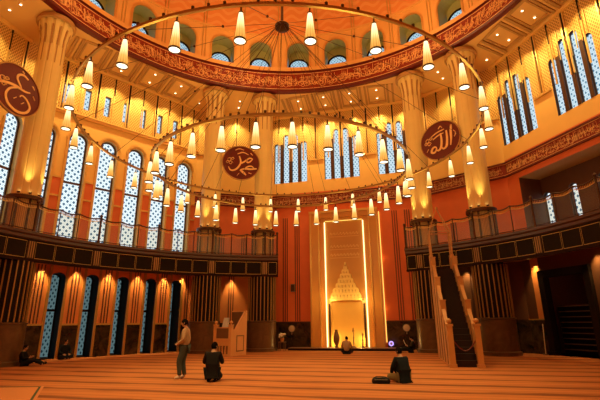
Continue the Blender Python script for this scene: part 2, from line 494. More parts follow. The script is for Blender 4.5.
MR = frame(1)
wr = MB()
DOOR = (-2.57, 2.8, 0., 3.8, 3.8)
bay(wr, -HALF, -1.0, 0, ZW, (-2.57, 2.8, 0, ZW, ZW), 'marble_dark', 'dark_wood', .5, head=False)
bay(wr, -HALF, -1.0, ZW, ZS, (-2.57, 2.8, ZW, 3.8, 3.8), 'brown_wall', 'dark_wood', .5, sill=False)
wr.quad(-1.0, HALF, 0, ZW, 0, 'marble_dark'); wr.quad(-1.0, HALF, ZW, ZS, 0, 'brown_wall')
wr.quad(-4.5, -3.99, ZW, ZS, -.006, 'orange_panel'); wr.box(-HALF, -4.0, -.04, 0, ZW - .04, ZW + .03, 'gold_paint'); wr.box(-1.1, HALF, -.04, 0, ZW - .04, ZW + .03, 'gold_paint')  # orange strip: the lit patch under the gallery lamp put into wall colour
wr.quad(-HALF, HALF, ZS, ZF, 0, 'plaster')
# deep recess behind the gallery; its lack of light is put into brown walls
RD = 1.4
wr.quad(-HALF, -4.3, ZF, 9.05, 0, 'red_wall')
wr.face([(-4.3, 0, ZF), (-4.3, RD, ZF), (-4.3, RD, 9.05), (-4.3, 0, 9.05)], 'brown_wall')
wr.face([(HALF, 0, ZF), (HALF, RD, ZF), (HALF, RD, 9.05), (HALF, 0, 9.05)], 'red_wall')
wr.face([(-4.3, 0, 9.05), (HALF, 0, 9.05), (HALF, RD, 9.05), (-4.3, RD, 9.05)], 'plaster')
wr.face([(-4.3, 0, ZF), (HALF, 0, ZF), (HALF, RD, ZF), (-4.3, RD, ZF)], 'ledge')
RW = [(-4.05 + 1.62 * i, .5, ZF, 8.0, 8.25) for i in range(6)]
e3 = [-4.3] + [-4.05 + 1.62 * (i + .5) for i in range(5)] + [HALF]
for i, op in enumerate(RW):
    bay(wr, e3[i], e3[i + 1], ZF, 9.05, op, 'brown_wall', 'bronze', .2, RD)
wr.quad(-HALF, HALF, 9.05, 9.36, 0, 'red_wall')
winsR = group_windows(wr, MR, 10.35)
st(wr.build('wall_right', M=MR))
for op in winsR: window(MR, op, .16, 'glass_upper', 'bronze', .03)
for op in RW: window(MR, op, RD + .18, 'glass_tall', 'bronze', .04)

# --- cut corners and the walls behind the camera
def corner_wall(i, name, window_in=False, low='orange_panel'):
    th = i * pi / 6
    M = frame(i / 2, CH); h = 2.72
    w = MB()
    w.quad(-h, h, 0, ZW, 0, 'marble_dark'); w.quad(-h, h, ZW, ZS, 0, low); w.quad(-h, h, ZS, ZF, 0, 'plaster')
    ops = []
    if window_in:
        ops = [(-1.95, .98, ZF, 11.6, 12.1), (1.95, .98, ZF, 11.6, 12.1)]
        bay(w, -h, 0, ZF, 13.05, ops[0], 'plaster', 'gold_paint', .3); bay(w, 0, h, ZF, 13.05, ops[1], 'plaster', 'gold_paint', .3)
        for c in (-1.95, 1.95):
            for x in (c - .56, c + .56): w.box(x - .06, x + .06, -.07, 0, ZF, 11.6, 'gold')
    else:
        w.quad(-h, h, ZF, 9.36, 0, 'red_wall'); w.quad(-h, h, 10.2, 13.05, 0, 'plaster'); w.quad(-h, h, 9.36, 10.22, .01, 'red_wall')
        for c in (-.75, .75): strips(w, c, ZF, 7.3, 3, .14, .05, 'strip_brown')
    for c in (-1.5, 0., 1.5): strips(w, c, ZW + .05, ZS - .05, 3, .14, .05, 'strip_brown')
    w.box(-h, h, -.12, 0, 12.96, 13.12, 'gold')
    w.quad(-h, h, 13.05, ZC, 0, 'mesh_gold')
    upper_zone(w, 13.1, 2.0)
    o = st(w.build(name, M=M))
    for op in ops: window(M, op, .28, 'glass_tall', 'bronze', .08, (9.15,))
    return M
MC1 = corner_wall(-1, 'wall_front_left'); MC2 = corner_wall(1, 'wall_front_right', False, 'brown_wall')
corner_wall(-3, 'wall_rear_left', True); corner_wall(3, 'wall_rear_right')
corner_wall(5, 'wall_back_right'); corner_wall(-5, 'wall_back_left')
for k, nm in ((2, 'wall_right_rear'), (3, 'wall_back'), (-2, 'wall_left_rear')):
    w = MB()
    w.quad(-HALF, HALF, 0, ZW, 0, 'marble_dark'); w.quad(-HALF, HALF, ZW, 9.36, 0, 'red_wall')
    w.quad(-HALF, HALF, 9.36, 12.8, 0, 'plaster'); w.quad(-HALF, HALF, 12.8, ZC, 0, 'mesh_gold')
    upper_zone(w, 12.8)
    st(w.build(nm, M=frame(k)))

def script(length, h, seed):
    """dense pen strokes of an ornamental inscription, as (points, width) in metres along and up a band"""
    r = random.Random(seed); out = []; u = .1
    while u < length - .25:
        k = r.random(); s = h / 1.5
        if k < .42:      # tall upright
            l = r.uniform(-.06, .06) * s; out.append(([(u, .22 * h), (u + l, .55 * h), (u + l * 1.6, r.uniform(.8, .95) * h)], .034 * s)); du = .13 * s
        elif k < .72:    # bowl
            w = r.uniform(.28, .55) * s; b = r.uniform(.06, .3) * h
            out.append(([(u, b + .32 * s), (u + .05 * s, b + .08 * s), (u + w * .5, b), (u + w, b + .1 * s), (u + w * 1.05, b + .34 * s)], .040 * s)); du = w * .55
        elif k < .86:    # loop
            q = r.uniform(.08, .13) * s; cx, cy = u + q, r.uniform(.3, .7) * h
            out.append(([(cx + q * cos(a), cy + q * sin(a)) for a in [i * pi / 4 for i in range(9)]] + [(cx + 2.6 * q, cy - q)], .030 * s)); du = .2 * s
        else:            # long sweep over the others
            w = r.uniform(.5, .9) * s; cy = r.uniform(.45, .8) * h
            out.append(([(u, cy), (u + w * .4, cy + .12 * s), (u + w, cy - .05 * s)], .032 * s)); du = .16 * s
        if r.random() < .35: d = r.uniform(.3, .85) * h; out.append(([(u + .05, d), (u + .05 + .07 * s, d + .05 * s)], .045 * s))
        u += du
    return out
def smooth2(P, n=3):
    P = [Vector(p) for p in P]; Q = []
    for i in range(len(P) - 1):
        p0, p1, p2, p3 = P[max(i - 1, 0)], P[i], P[i + 1], P[min(i + 2, len(P) - 1)]
        for j in range(n):
            t = j / n; Q.append(.5 * ((2 * p1) + (p2 - p0) * t + (2 * p0 - 5 * p1 + 4 * p2 - p3) * t * t + (3 * p1 - p0 - 3 * p2 + p3) * t ** 3))
    return Q + [P[-1]]
def lay(mb, strokes, fn, mat):
    for pts, w in strokes:
        P = smooth2(pts); n = len(P); L = []; R = []
        for i, p in enumerate(P):
            t = P[min(i + 1, n - 1)] - P[max(i - 1, 0)]; t = t.normalized() if t.length > 1e-6 else Vector((1, 0)); q = Vector((-t.y, t.x)) * w / 2
            L.append(p + q); R.append(p - q)
        for i in range(n - 1):
            mb.face([fn(*L[i], 1), fn(*L[i + 1], 1), fn(*R[i + 1], 1), fn(*R[i], 1)], mat)
            mb.face([fn(*L[i], 1), fn(*L[i + 1], 1), fn(*L[i + 1], 0), fn(*L[i], 0)], mat); mb.face([fn(*R[i], 1), fn(*R[i + 1], 1), fn(*R[i + 1], 0), fn(*R[i], 0)], mat)
# --- red inscription band on front, right and corner walls
def band(M, s0, s1, name):
    t = MB(); z0, z1 = 9.36, 10.23
    t.box(s0, s1, -.05, 0, z0 + .08, z1 - .08, 'frieze_red'); [lay(t, script(s1 - s0 - .1, hh, int(s1 * 7) + ord(name[-1]) + sd), lambda u, v, o, lo=lo: (s0 + .05 + u, -.05 - .015 * o, z0 + .145 + lo + v), 'lettering_gold') for sd, lo, hh in ((0, 0, .4), (9, .2, .38))]
    for a, b in ((z0, z0 + .09), (z1 - .09, z1)):
        t.box(s0, s1, -.11, 0, a, b, 'medallion_red')
    for z in (z0 + .10, z1 - .13): t.box(s0, s1, -.075, 0, z, z + .025, 'lettering_gold')
    st(t.build(name, M=M))
wfb = MB(); wfb.quad(-HALF, HALF, 9.36, 10.36, .0, 'red_wall'); st(wfb.build('wall_front_backing', M=MF))
wfb = MB(); wfb.quad(-HALF, HALF, 9.36, 10.36, .0, 'red_wall'); st(wfb.build('wall_right_backing', M=MR))
band(MF, -HALF, HALF, 'trim_1'); band(MR, -HALF, HALF, 'trim_2'); band(MC1, -2.66, 2.66, 'trim_3'); band(MC2, -2.66, 2.66, 'trim_4')

# ------------------------------------------------------------------ ceiling round the dome, with coffers
ce = MB(); NA = 180
rows = []
for f in (0, 1):
    rows.append([])
    for j in range(NA):
        a = 2 * pi * j / NA; R = rhex(a) + .05; r = R + (RI - R) * f
        rows[-1].append((r * sin(a), r * cos(a), ZC + (ZR - ZC) * f))
ce.grid(rows, 'soffit', True)
def sof_bar(M, s0, s1, d0, d1, drop, mat):
    lo, hi = [], []
    for (s, d) in ((s0, d0), (s1, d0), (s1, d1), (s0, d1)):
        p = M @ Vector((s, d, 0)); z = zsof(p.x, p.y)
        lo.append((p.x, p.y, z - drop)); hi.append((p.x, p.y, z + .02))
    ce.hexa(lo, hi, mat)
for k in range(-2, 4):
    M = frame(k)
    for i in range(-2, 3):
        s = i * 1.84
        for x in (-.17, .17): sof_bar(M, s + x - .07, s + x + .07, -1.78, -.16, .09, 'soffit_groove')
        sof_bar(M, s - .06, s + .06, -1.78, -.16, .05, 'soffit')
    for i in range(-2, 2):
        c = (i + .5) * 1.84
        for d in (-1.72, -.3): sof_bar(M, c - .62, c + .62, d - .07, d + .07, .06, 'soffit_groove')
        for x in (-.56, .56): sof_bar(M, c + x - .05, c + x + .05, -1.65, -.36, .05, 'soffit_groove')
st(ce.build('ceiling'))
# recessed lamps in the coffers
def downlight(p, r, group, label, cat='ceiling light', mat='downlight', name='ceiling_downlight'):
    m = MB(); m.lathe([(r * 1.5, -.025), (r * 1.5, 0), (r, 0), (r, -.025), (r * 1.5, -.025)], 'gold_paint', 14)
    o = m.build(name, loc=p); tag(o, label, cat, group)
    b = MB(); b.disc(r, -.012, mat, 14); part(b, 'lamp_disc', o)
    return o
SPOTS = []
for k, gl in ((-1, 'over the row of tall arched windows'), (0, 'over the wall with the mihrab'), (1, 'over the wall with the dark doorway')):
    M = frame(k)
    for i in range(-3, 3):
        s = (i + .5) * 1.84
        for d in (-.62, -1.35):
            p = M @ Vector((s, d, 0)); z = zsof(p.x, p.y)
            downlight((p.x, p.y, z - .01), .06, 'coffer lamps ' + gl, 'small round glowing lamp recessed in the ceiling coffers ' + gl)
        SPOTS.append((M, s, -1.3))
for i, gl in ((-1, 'above the left medallion of the mihrab wall'), (1, 'above the right medallion of the mihrab wall'), (-3, 'above the large left column')):
    M = frame(i / 2, CH)
    for d in (-.75, -1.4):
        p = M @ Vector((.0, d, 0)); downlight((p.x, p.y, zsof(p.x, p.y) - .01), .06, 'corner lamps ' + gl, 'small round glowing lamp in the plain ceiling ' + gl)
    SPOTS.append((M, 0, -1.3))

# ------------------------------------------------------------------ inscription ring, drum and dome
rg = MB()
rg.lathe([(12.6, 17.02), (12.16, 17.02), (12.15, 17.1), (12.2, 17.12), (12.21, 17.24)], 'medallion_red', 180)
rg.lathe([(12.21, 17.24), (12.20, 17.27), (12.24, 17.28)], 'lettering_gold', 180)
rg.lathe([(12.24, 17.28), (12.27, 17.34), (12.82, 18.82)], 'frieze_red', 240)
rg.lathe([(12.82, 18.82), (12.82, 18.86), (12.86, 18.86)], 'lettering_gold', 180)
rg.lathe([(12.86, 18.86), (12.9, 19.02), (12.84, 19.04), (12.86, 19.12)], 'medallion_red', 180)
def ringfn(u, v, o):
    f = v / 1.5; r = 12.30 + .50 * f - .03 * o; return pol(r, -1.95 + u / 12.5, 17.38 + 1.40 * f)
for sd, lo, hh in ((3, 0., .95), (5, .5, .98), (11, .1, 1.3)): lay(rg, script(12.5 * 3.4, hh, sd), lambda u, v, o, lo=lo: ringfn(u, v + lo, o), 'lettering_gold')
st(rg.build('trim_5', smooth=35))
RD_ = 13.2
dr = MB()
dr.lathe([(12.86, 19.12), (12.86, 19.42), (13.25, 19.46)], 'soffit', 180)
DA = radians(12)
wa = .80 / RD_; ZSP, ZTP, ZTOP = 20.9, 21.7, 22.3
for i in range(30):
    ac = i * DA
    ap = [(ac - wa * cos(pi * j / 12), ZSP + (ZTP - ZSP) * sin(pi * j / 12)) for j in range(13)]
    for (l, r_) in ((ac - DA / 2, ac - wa), (ac + wa, ac + DA / 2)):
        dr.face([pol(RD_, l, 19.42), pol(RD_, r_, 19.42), pol(RD_, r_, ZTOP), pol(RD_, l, ZTOP)], 'soffit')
    for (a0, z0), (a1, z1) in zip(ap, ap[1:]):
        dr.face([pol(RD_, a0, z0), pol(RD_, a1, z1), pol(RD_, a1, ZTOP), pol(RD_, a0, ZTOP)], 'soffit')
    o_ = [(ac - wa, 19.42)] + ap + [(ac + wa, 19.42)]
    for (a0, z0), (a1, z1) in zip(o_, o_[1:] + o_[:1]):
        dr.face([pol(RD_, a0, z0), pol(RD_, a1, z1), pol(RD_ + 1.3, a1, z1), pol(RD_ + 1.3, a0, z0)], 'niche_daylit_green')
    # raised rim of the arch, two slim ribs between the arches
    k1 = 1.14
    rim = [(ac + (a - ac) * k1, ZSP + (z - ZSP) * k1) for a, z in ap]
    for (p0, p1, q0, q1) in zip(ap, ap[1:], rim, rim[1:]):
        dr.face([pol(RD_ - .07, p0[0], p0[1]), pol(RD_ - .07, p1[0], p1[1]), pol(RD_ - .07, q1[0], q1[1]), pol(RD_ - .07, q0[0], q0[1])], 'gold')
        dr.face([pol(RD_ - .07, q0[0], q0[1]), pol(RD_ - .07, q1[0], q1[1]), pol(RD_, q1[0], q1[1]), pol(RD_, q0[0], q0[1])], 'gold')
    for sg in (-1, 1):
        a = ac + sg * wa
        dr.face([pol(RD_ - .07, a, 19.42), pol(RD_ - .07, a + sg * wa * .14, 19.42), pol(RD_ - .07, a + sg * wa * .14, ZSP), pol(RD_ - .07, a, ZSP)], 'gold')
    for x in (-.10, .10):
        a = ac + DA / 2 + x / RD_
        dr.tube([pol(RD_ - .02, a, 19.45), pol(RD_ - .02, a, ZTOP)], .035, 'gold_paint', 5, False)
st(dr.build('wall_drum'))
for i in range(30):
    az = i * DA
    if abs((az + pi) % (2 * pi) - pi) > radians(85): continue
    M = Matrix.Rotation(-az, 4, 'Z') @ Matrix.Translation((0, RD_, 0))
    b = MB()
    # arched closing wall at the back of the niche with a smaller window in it
    window(M, (0, 1.58, 19.45, 20.25, 21.0), 1.0, 'glass_drum', 'black_strip', .12)
    b.quad(-.80, .80, 21.0, 21.8, 1.02, 'niche_daylit_green')
    for sx in (-1, 1):
        for (x0, z0), (x1, z1) in zip(arch(0, 1.58, 20.25, 21.0), arch(0, 1.58, 20.25, 21.0)[1:]): b.face([(x0, 1.0, z0), (x1, 1.0, z1), (x1, 1.0, 21.02), (x0, 1.0, 21.02)], 'niche_daylit_green')
    st(b.build('wall_niche', M=M))
do = MB()
def dprof(t): return (RD_ * cos(t), ZTOP + 11.2 * sin(t))
pr = [dprof(pi / 2 * i / 24) for i in range(25)]; pr[-1] = (.01, pr[-1][1])
do.lathe(pr, 'dome_paint', 120, rref=RD_)
for i in range(30):
    for x in (-.10, .10):
        a = (i + .5) * DA + x / RD_
        do.tube([pol(dprof(t)[0] - .02, a, dprof(t)[1] - .02) for t in [pi / 2 * j / 14 for j in range(14)]], .04, 'gold_paint', 4, False)
for t in (.0, .24, .62):
    r, z = dprof(t); do.lathe([(r + .02, z - .08), (r - .1, z - .06), (r - .1, z + .06), (r, z + .1)], 'soffit', 120)
st(do.build('ceiling_dome', smooth=30))

# ------------------------------------------------------------------ columns
def column(k, sg, label):
    M = frame(k); p = M @ Vector((sg * 5.003, 12.067 - AP, 0))
    t = thing('column', label, 'column', (p.x, p.y, 0), 0, 'hall columns carrying the dome')
    b = MB(); b.lathe([(0, 0), (.98, 0), (.98, .16), (.9, .2), (.89, ZW), (.93, ZW + .02), (.93, ZW + .08), (.84, ZW + .1)], 'marble_pier', 40)
    part(b, 'marble_base', t, 30, 'dark veined marble base')
    s = MB(); s.lathe([(.82, ZW + .08), (.82, ZL - .02), (.70, ZL - .02), (.70, ZS)], 'black_strip', 40)
    for j in range(24):
        a = 2 * pi * j / 24; w = .024
        x, y = sin(a), cos(a); q = Vector((cos(a), -sin(a), 0)); n = Vector((x, y, 0))
        lo = [tuple(n * r + q * (w * u) + Vector((0, 0, ZW + .1))) for r, u in ((.81, -1), (.81, 1), (.87, 1), (.87, -1))]
        s.hexa(lo, [(v[0], v[1], ZL - .02) for v in lo], 'pier_slat')
    part(s, 'reeded_pier', t, None, 'pier of gilt vertical slats')
    pd = MB(); pd.lathe([(.0, ZF), (.7, ZF), (.7, ZF + .15), (.6, ZF + .18), (.6, 7.1), (.74, 7.14), (.74, 7.3), (.5, 7.32)], 'reeded_gold', 40)
    for j in range(8):
        a = 2 * pi * (j + .5) / 8
        pd.tube([(.66 * sin(a), .66 * cos(a), ZF + .1), (.66 * sin(a), .66 * cos(a), 7.15)], .05, 'bronze', 6)
    pd.lathe([(.76, 7.08), (.78, 7.1), (.78, 7.26), (.72, 7.28)], 'bronze', 40)
    part(pd, 'pedestal', t, 40, 'bronze barred pedestal')
    sh = MB()
    fl = lambda r, a, i: r - .018 * (1 if (a * 24 / (2 * pi)) % 1 < .34 else 0)
    sh.lathe([(.60, 7.3), (.60, 15.3)], 'column_cream', 144, rmod=lambda r, a, i: r - (.022 if int(round(a * 144 / (2 * pi))) % 12 == 0 else 0))
    part(sh, 'shaft', t, 50, 'pale fluted shaft')
    zt = zsof(p.x, p.y)
    cp = MB()
    pro = [(.605, 15.3), (.615, 15.7), (.66, 15.95), (.67, 16.15), (.76, 16.35), (.80, zt - .2)]
    cp.lathe(pro, 'column_cream', 96, rmod=lambda r, a, i: r * (1 if int(round(a * 96 / (2 * pi))) % 8 in (0, 1, 2, 3, 4) else .90))
    cp.lathe([(.78, zt - .25), (.92, zt - .22), (.92, zt - .1), (.88, zt - .08), (.88, zt + .02)], 'soffit_groove', 48)
    for j in range(12):  # dark strips put the shade of the flutes into colour
        a = 2 * pi * (j + .77) / 12; q = Vector((cos(a), -sin(a), 0)); n = Vector((sin(a), cos(a), 0))
        for (z0, z1, r0, r1) in ((14.2, 15.7, .585, .60), (15.7, 16.35, .60, .72)):
            L_ = [n * (r0 + dr_) + q * (.028 * w_) for dr_, w_ in ((-.05, -1), (-.05, 1), (.014, 1), (.014, -1))]; H_ = [n * (r1 + dr_) + q * (.035 * w_) for dr_, w_ in ((-.05, -1), (-.05, 1), (.014, 1), (.014, -1))]
            cp.hexa([(v.x, v.y, z0) for v in L_], [(v.x, v.y, z1) for v in H_], 'soffit_groove')
    part(cp, 'capital', t, 30, 'flared ribbed capital')
    az = atan2(p.x, p.y)
    for j in range(4):
        a = az + pi + radians(-60 + 40 * j)
        u = MB(); x, y = .66 * sin(a), .66 * cos(a)
        u.lathe([(.0, 7.3), (.055, 7.3), (.07, 7.40), (.06, 7.40), (.05, 7.37)], 'bronze', 12, c=(x, y))
        u.disc(.055, 7.385, 'downlight', 12, (x, y))
        part(u, 'uplight', t, 40, 'small glowing uplight')
    return p
CP = [column(-1, 1, 'pale round column between the tall arched windows and the left medallion beside the mihrab'),
      column(0, -1, 'pale round column between the left medallion and the mihrab wall'),
      column(0, 1, 'pale round column just behind the top of the tall stepped pulpit'),
      column(1, -1, 'pale round column right of the stepped pulpit and of the right medallion'),
      column(-1, -1, 'nearest and largest pale round column, beside the cropped left medallion')]

# ------------------------------------------------------------------ medallions
def ribbon(mb, pts, w, d0, d1, mat):
    """a pen stroke: polyline of (x, y) smoothed, width w (list or number), from depth d0 (front) to d1"""
    P = [Vector((x, y)) for x, y in pts]
    if len(P) > 2:
        Q = []
        for i in range(len(P) - 1):
            p0, p1, p2, p3 = P[max(i - 1, 0)], P[i], P[i + 1], P[min(i + 2, len(P) - 1)]
            for j in range(5):
                t = j / 5
                Q.append(.5 * ((2 * p1) + (p2 - p0) * t + (2 * p0 - 5 * p1 + 4 * p2 - p3) * t * t + (3 * p1 - p0 - 3 * p2 + p3) * t ** 3))
        P = Q + [P[-1]]
    n = len(P); L, R = [], []
    for i, p in enumerate(P):
        t = (P[min(i + 1, n - 1)] - P[max(i - 1, 0)])
        t = t.normalized() if t.length > 1e-6 else Vector((1, 0)); q = Vector((-t.y, t.x))
        f = i / max(n - 1, 1); ww = w * (.45 + .55 * sin(pi * min(1, .12 + f * .9)))
        L.append(p + q * ww / 2); R.append(p - q * ww / 2)
    for i in range(n - 1):
        a, b, c, d = L[i], L[i + 1], R[i + 1], R[i]
        mb.hexa([(v.x, d1, v.y) for v in (a, b, c, d)], [(v.x, d0, v.y) for v in (a, b, c, d)], mat)
def scroll(mb, cx, cy, r, w, turns=1.2, a0=0., sg=1):
    ribbon(mb, [(cx + r * (1 - .6 * i / 10) * cos(a0 + sg * turns * 2 * pi * i / 10), cy + r * (1 - .6 * i / 10) * sin(a0 + sg * turns * 2 * pi * i / 10)) for i in range(11)], w, -.075, -.03, 'lettering_gold')
def medallion(az, label, strokes, zc=11.66, R=1.22, d=12.36, s=0.):
    th = radians(az); M = frame(az / 60., d); M = M @ Matrix.Translation((s, 0, zc)) @ Matrix.Rotation(radians(-4), 4, 'X')
    t = thing('medallion', label, 'medallion', M=M, group='round calligraphy medallions')
    b = MB()
    b.grid([[(r * cos(2 * pi * j / 48), y, r * sin(2 * pi * j / 48)) for j in range(48)] for r, y in ((.001, -.03), (R * .95, -.03), (R * .95, -.06), (R, -.06), (R, .06), (.001, .06))], 'medallion_red', True)
    part(b, 'disc', t, 30)
    r_ = MB(); r_.grid([[(r * cos(2 * pi * j / 48), y, r * sin(2 * pi * j / 48)) for j in range(48)] for r, y in ((R * .965, -.062), (R * .985, -.072), (R * 1.01, -.06), (R * 1.01, 0))], 'soffit_groove', True)
    part(r_, 'rim', t, 30)
    l = MB()
    for pts, w in strokes: ribbon(l, [(x * R, y * R) for x, y in pts], w * R * 1.05, -.065, -.03, 'lettering_gold')
    for (cx, cy, rr) in ((-.62, .12, .13), (-.55, -.05, .11), (-.72, -.02, .08), (-.45, .2, .08)):
        scroll(l, cx * R, cy * R, rr * R, .022 * R)
    part(l, 'lettering', t, None, 'pale gold Arabic calligraphy')
    for kx, kz in ((-.4, 1), (.4, 1)):
        w = MB(); w.tube([(kx, .06, .8 * R), (kx * 2.2, .3, 1.05 * R)], .015, 'bronze', 5); part(w, 'bracket', t)
    return t
allah = [([(.60, .62), (.56, .3), (.55, -.1), (.50, -.42)], .10),
         ([(.34, .40), (.36, .0), (.30, -.40), (.14, -.50), (.06, -.36)], .10),
         ([(.05, .34), (.08, -.05), (.02, -.40), (-.12, -.52), (-.22, -.40)], .10),
         ([(-.20, -.42), (-.30, -.56), (-.46, -.52), (-.40, -.34), (-.26, -.28), (-.18, -.40)], .09),
         ([(-.42, .30), (-.1, .44), (.24, .50)], .05), ([(-.36, .12), (-.08, .26), (.2, .32)], .05),
         ([(-.05, .60), (.06, .72), (.14, .60)], .04), ([(.68, .30), (.78, .12), (.70, -.05)], .04), ([(-.6, -.3), (-.7, -.45)], .04)]
muham = [([(-.10, .38), (-.02, .10), (-.06, -.12), (-.22, -.36), (-.42, -.48), (-.58, -.44), (-.66, -.28)], .09),
         ([(-.04, -.06), (.20, .10), (.44, .30), (.62, .28)], .08),
         ([(.62, .28), (.50, .12), (.34, .04), (.30, .20), (.44, .28)], .07),
         ([(.84, -.28), (.50, -.34), (.20, -.34), (-.04, -.42)], .09),
         ([(.20, -.34), (.36, -.20), (.56, -.16), (.70, -.28)], .07),
         ([(-.04, -.42), (.12, -.56), (.28, -.70)], .11),
         ([(-.2, .50), (.1, .62), (.4, .5)], .05), ([(-.32, .72), (-.1, .82), (.15, .76)], .04), ([(.5, .62), (.62, .5)], .05),
         ([(.40, -.56), (.56, -.6)], .05), ([(-.1, -.62), (-.2, -.76)], .04)]
omar = [([(-.92, -.16), (-.5, .04), (-.1, .12), (.30, .10), (.52, .16)], .09),
        ([(.38, .64), (.18, .72), (-.02, .62), (-.06, .44), (.10, .22), (.18, .06)], .08),
        ([(.0, .10), (-.30, -.10), (-.42, -.42), (-.26, -.72), (.10, -.84), (.44, -.72), (.58, -.44), (.42, -.2), (.22, -.12), (.12, -.22)], .09),
        ([(-.1, -.40), (.0, -.3)], .05), ([(.22, -.46), (.32, -.36)], .05), ([(.58, .5), (.7, .38)], .05), ([(.66, .1), (.76, -.04)], .04), ([(.1, .86), (.2, .8)], .05)]
medallion(-30, 'round dark red medallion with gold calligraphy between two columns left of the mihrab', muham, s=0.08)
medallion(30, 'round dark red medallion with gold calligraphy between two columns above the stepped pulpit', allah, s=.16)
medallion(-90, 'large cropped dark red medallion in front of the nearest left column', omar, s=-.45 + .25, zc=11.72)

# ------------------------------------------------------------------ gallery balconies and their balustrades
def gallery(sg, label, rl):
    A0, A1 = radians(18.2), radians(128)
    az = lambda a: sg * a
    t = st(thing('gallery_balcony', label, 'balcony'))
    n = 88; sl = MB()
    inn, outr = [], []
    for j in range(n + 1):
        a = az(A0 + (A1 - A0) * j / n)
        sh = min(1, j / 2); r = RB + .0
        inn.append(pol(r, a, 0)); outr.append(pol(rhex(a) - .01, a, 0))
    up = lambda L, z: [(p[0], p[1], z) for p in L]
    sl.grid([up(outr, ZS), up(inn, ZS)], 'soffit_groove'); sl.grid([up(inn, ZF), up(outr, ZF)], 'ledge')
    for L in ((inn[0], outr[0]), (inn[-1], outr[-1])):
        sl.face([(L[0][0], L[0][1], ZS), (L[1][0], L[1][1], ZS), (L[1][0], L[1][1], ZF), (L[0][0], L[0][1], ZF)], 'fascia_dark')
    part(sl, 'slab', t)
    def ring(prof, mat, a0=A0, a1=A1, nn=88):
        m = MB(); m.lathe(prof, mat, nn, min(az(a0), az(a1)), max(az(a0), az(a1))); return m
    part(ring([(RB + .12, ZS + .01), (RB + .12, ZL - .02), (RB - .06, ZL - .02), (RB - .08, ZL + .08), (RB, ZL + .1), (RB, 5.22), (RB - .05, 5.24), (RB - .05, 5.29)], 'fascia_dark'), 'fascia', t, 30)
    part(ring([(RB - .05, 5.29), (RB - .09, 5.32), (RB - .09, 5.44), (RB - .16, 5.50), (RB - .16, 5.62), (RB + .16, 5.64), (RB + .16, 5.40)], 'ledge'), 'ledge', t, 30)
    pil = [radians(22 + 15 * i) for i in range(8)]
    for a in pil:
        if a > A1: break
        w = radians(.75); m = ring([(RB - .02, ZL + .1), (RB - .05, ZL + .12), (RB - .05, 5.2), (RB - .02, 5.22)], 'bronze', a - w, a + w, 3)
        for x in (-.5, 0, .5):
            ac = a + w * x * 1.3; q = radians(.11)
            m.lathe([(RB - .05, ZL + .13), (RB - .075, ZL + .13), (RB - .075, 5.19), (RB - .05, 5.19)], 'pier_slat', 1, min(az(ac - q), az(ac + q)), max(az(ac - q), az(ac + q)))
        part(m, 'pilaster', t)
    segs = [(A0 + radians(.3), pil[0] - radians(.9), 1)] + [(pil[i] + radians(.9), pil[i + 1] - radians(.9), 3) for i in range(7)]
    for a0, a1, kk in segs:
        for j in range(kk):
            p0, p1 = a0 + (a1 - a0) * j / kk + radians(.12), a0 + (a1 - a0) * (j + 1) / kk - radians(.12)
            if p1 > A1: continue
            m = ring([(RB - .012, 4.48), (RB - .012, 5.18)], 'dark_wood', p0, p1, 6)
            e = radians(.06)
            for (q0, q1, z0, z1) in ((p0, p1, 4.455, 4.475), (p0, p1, 5.18, 5.2), (p0, p0 + e, 4.455, 5.2), (p1 - e, p1, 4.455, 5.2)):
                m.lathe([(RB, z0), (RB - .035, z0), (RB - .035, z1), (RB, z1)], 'gold_paint', 4, min(az(q0), az(q1)), max(az(q0), az(q1)))
            part(m, 'fascia_panel', t)
    # small lamps in the underside of the gallery
    b = thing('balustrade', rl, 'railing')
    RR = RB - .02; ZB = 5.64
    for a0, a1, kk in segs:
        last = a0 < pil[0]
        for j in range(kk + (1 if last else 0)):
            a = a0 + (a1 - a0) * j / kk if not last else (a0 if j == 0 else a1)
            if a > A1: continue
            big = (j == 0)
            if big and not last: a -= radians(.9)
            if last and j == 1: continue
            m = MB(); x, y = RR * sin(az(a)), RR * cos(az(a))
            r_ = .055 if big else .026; zt = 7.06 if big else 6.93
            m.lathe([(r_ * 1.6, ZB), (r_ * 1.6, ZB + .06), (r_, ZB + .1), (r_, zt - .1), (r_ * 1.5, zt - .06), (r_ * 1.2, zt), (.0, zt + .07 if big else zt)], 'bronze', 10, c=(x, y))
            part(m, 'post', b, 40)
        for j in range(kk):
            p0, p1 = a0 + (a1 - a0) * j / kk, a0 + (a1 - a0) * (j + 1) / kk
            if j == 0 and not last: p0 -= radians(.9)
            if j == kk - 1 : p1 += radians(.9)
            if p1 > A1 + .02: continue
            q0, q1 = p0 + radians(.2), p1 - radians(.2)
            g = MB(); g.lathe([(RR, ZB + .08), (RR, 6.7)], 'rail_glass', 4, min(az(q0), az(q1)), max(az(q0), az(q1))); part(g, 'glass_panel', b)
            h = MB(); pts = []
            for i in range(9):
                f = i / 8; a = p0 + (p1 - p0) * f
                pts.append(pol(RR, az(a), 6.91 - .10 * sin(pi * f)))
            h.tube(pts, .035, 'bronze', 6); part(h, 'handrail', b); h = MB()
            h.tube([pol(RR, az(p0 + (p1 - p0) * i / 4), ZB + .06) for i in range(5)], .022, 'bronze', 5); part(h, 'bottom_rail', b); h = MB()
            h.tube([(p[0], p[1], p[2] - .15) for p in pts], .018, 'gold', 4)
            for i in range(1, 14):   # little drops of the garland under the rail
                f = i / 14; a = p0 + (p1 - p0) * f; z = 6.89 - .10 * sin(pi * f)
                h.tube([pol(RR, az(a), z), pol(RR, az(a), z - .14)], .014, 'gold', 4, False)
            part(h, 'garland', b)
    return t
gallery(-1, 'curved dark gallery with gold lined panels under the tall arched windows', 'bronze and glass railing on the left gallery, in front of the tall arched windows')
gallery(1, 'curved dark gallery with gold lined panels above the dark doorway', 'bronze and glass railing on the right gallery, behind the stepped pulpit')
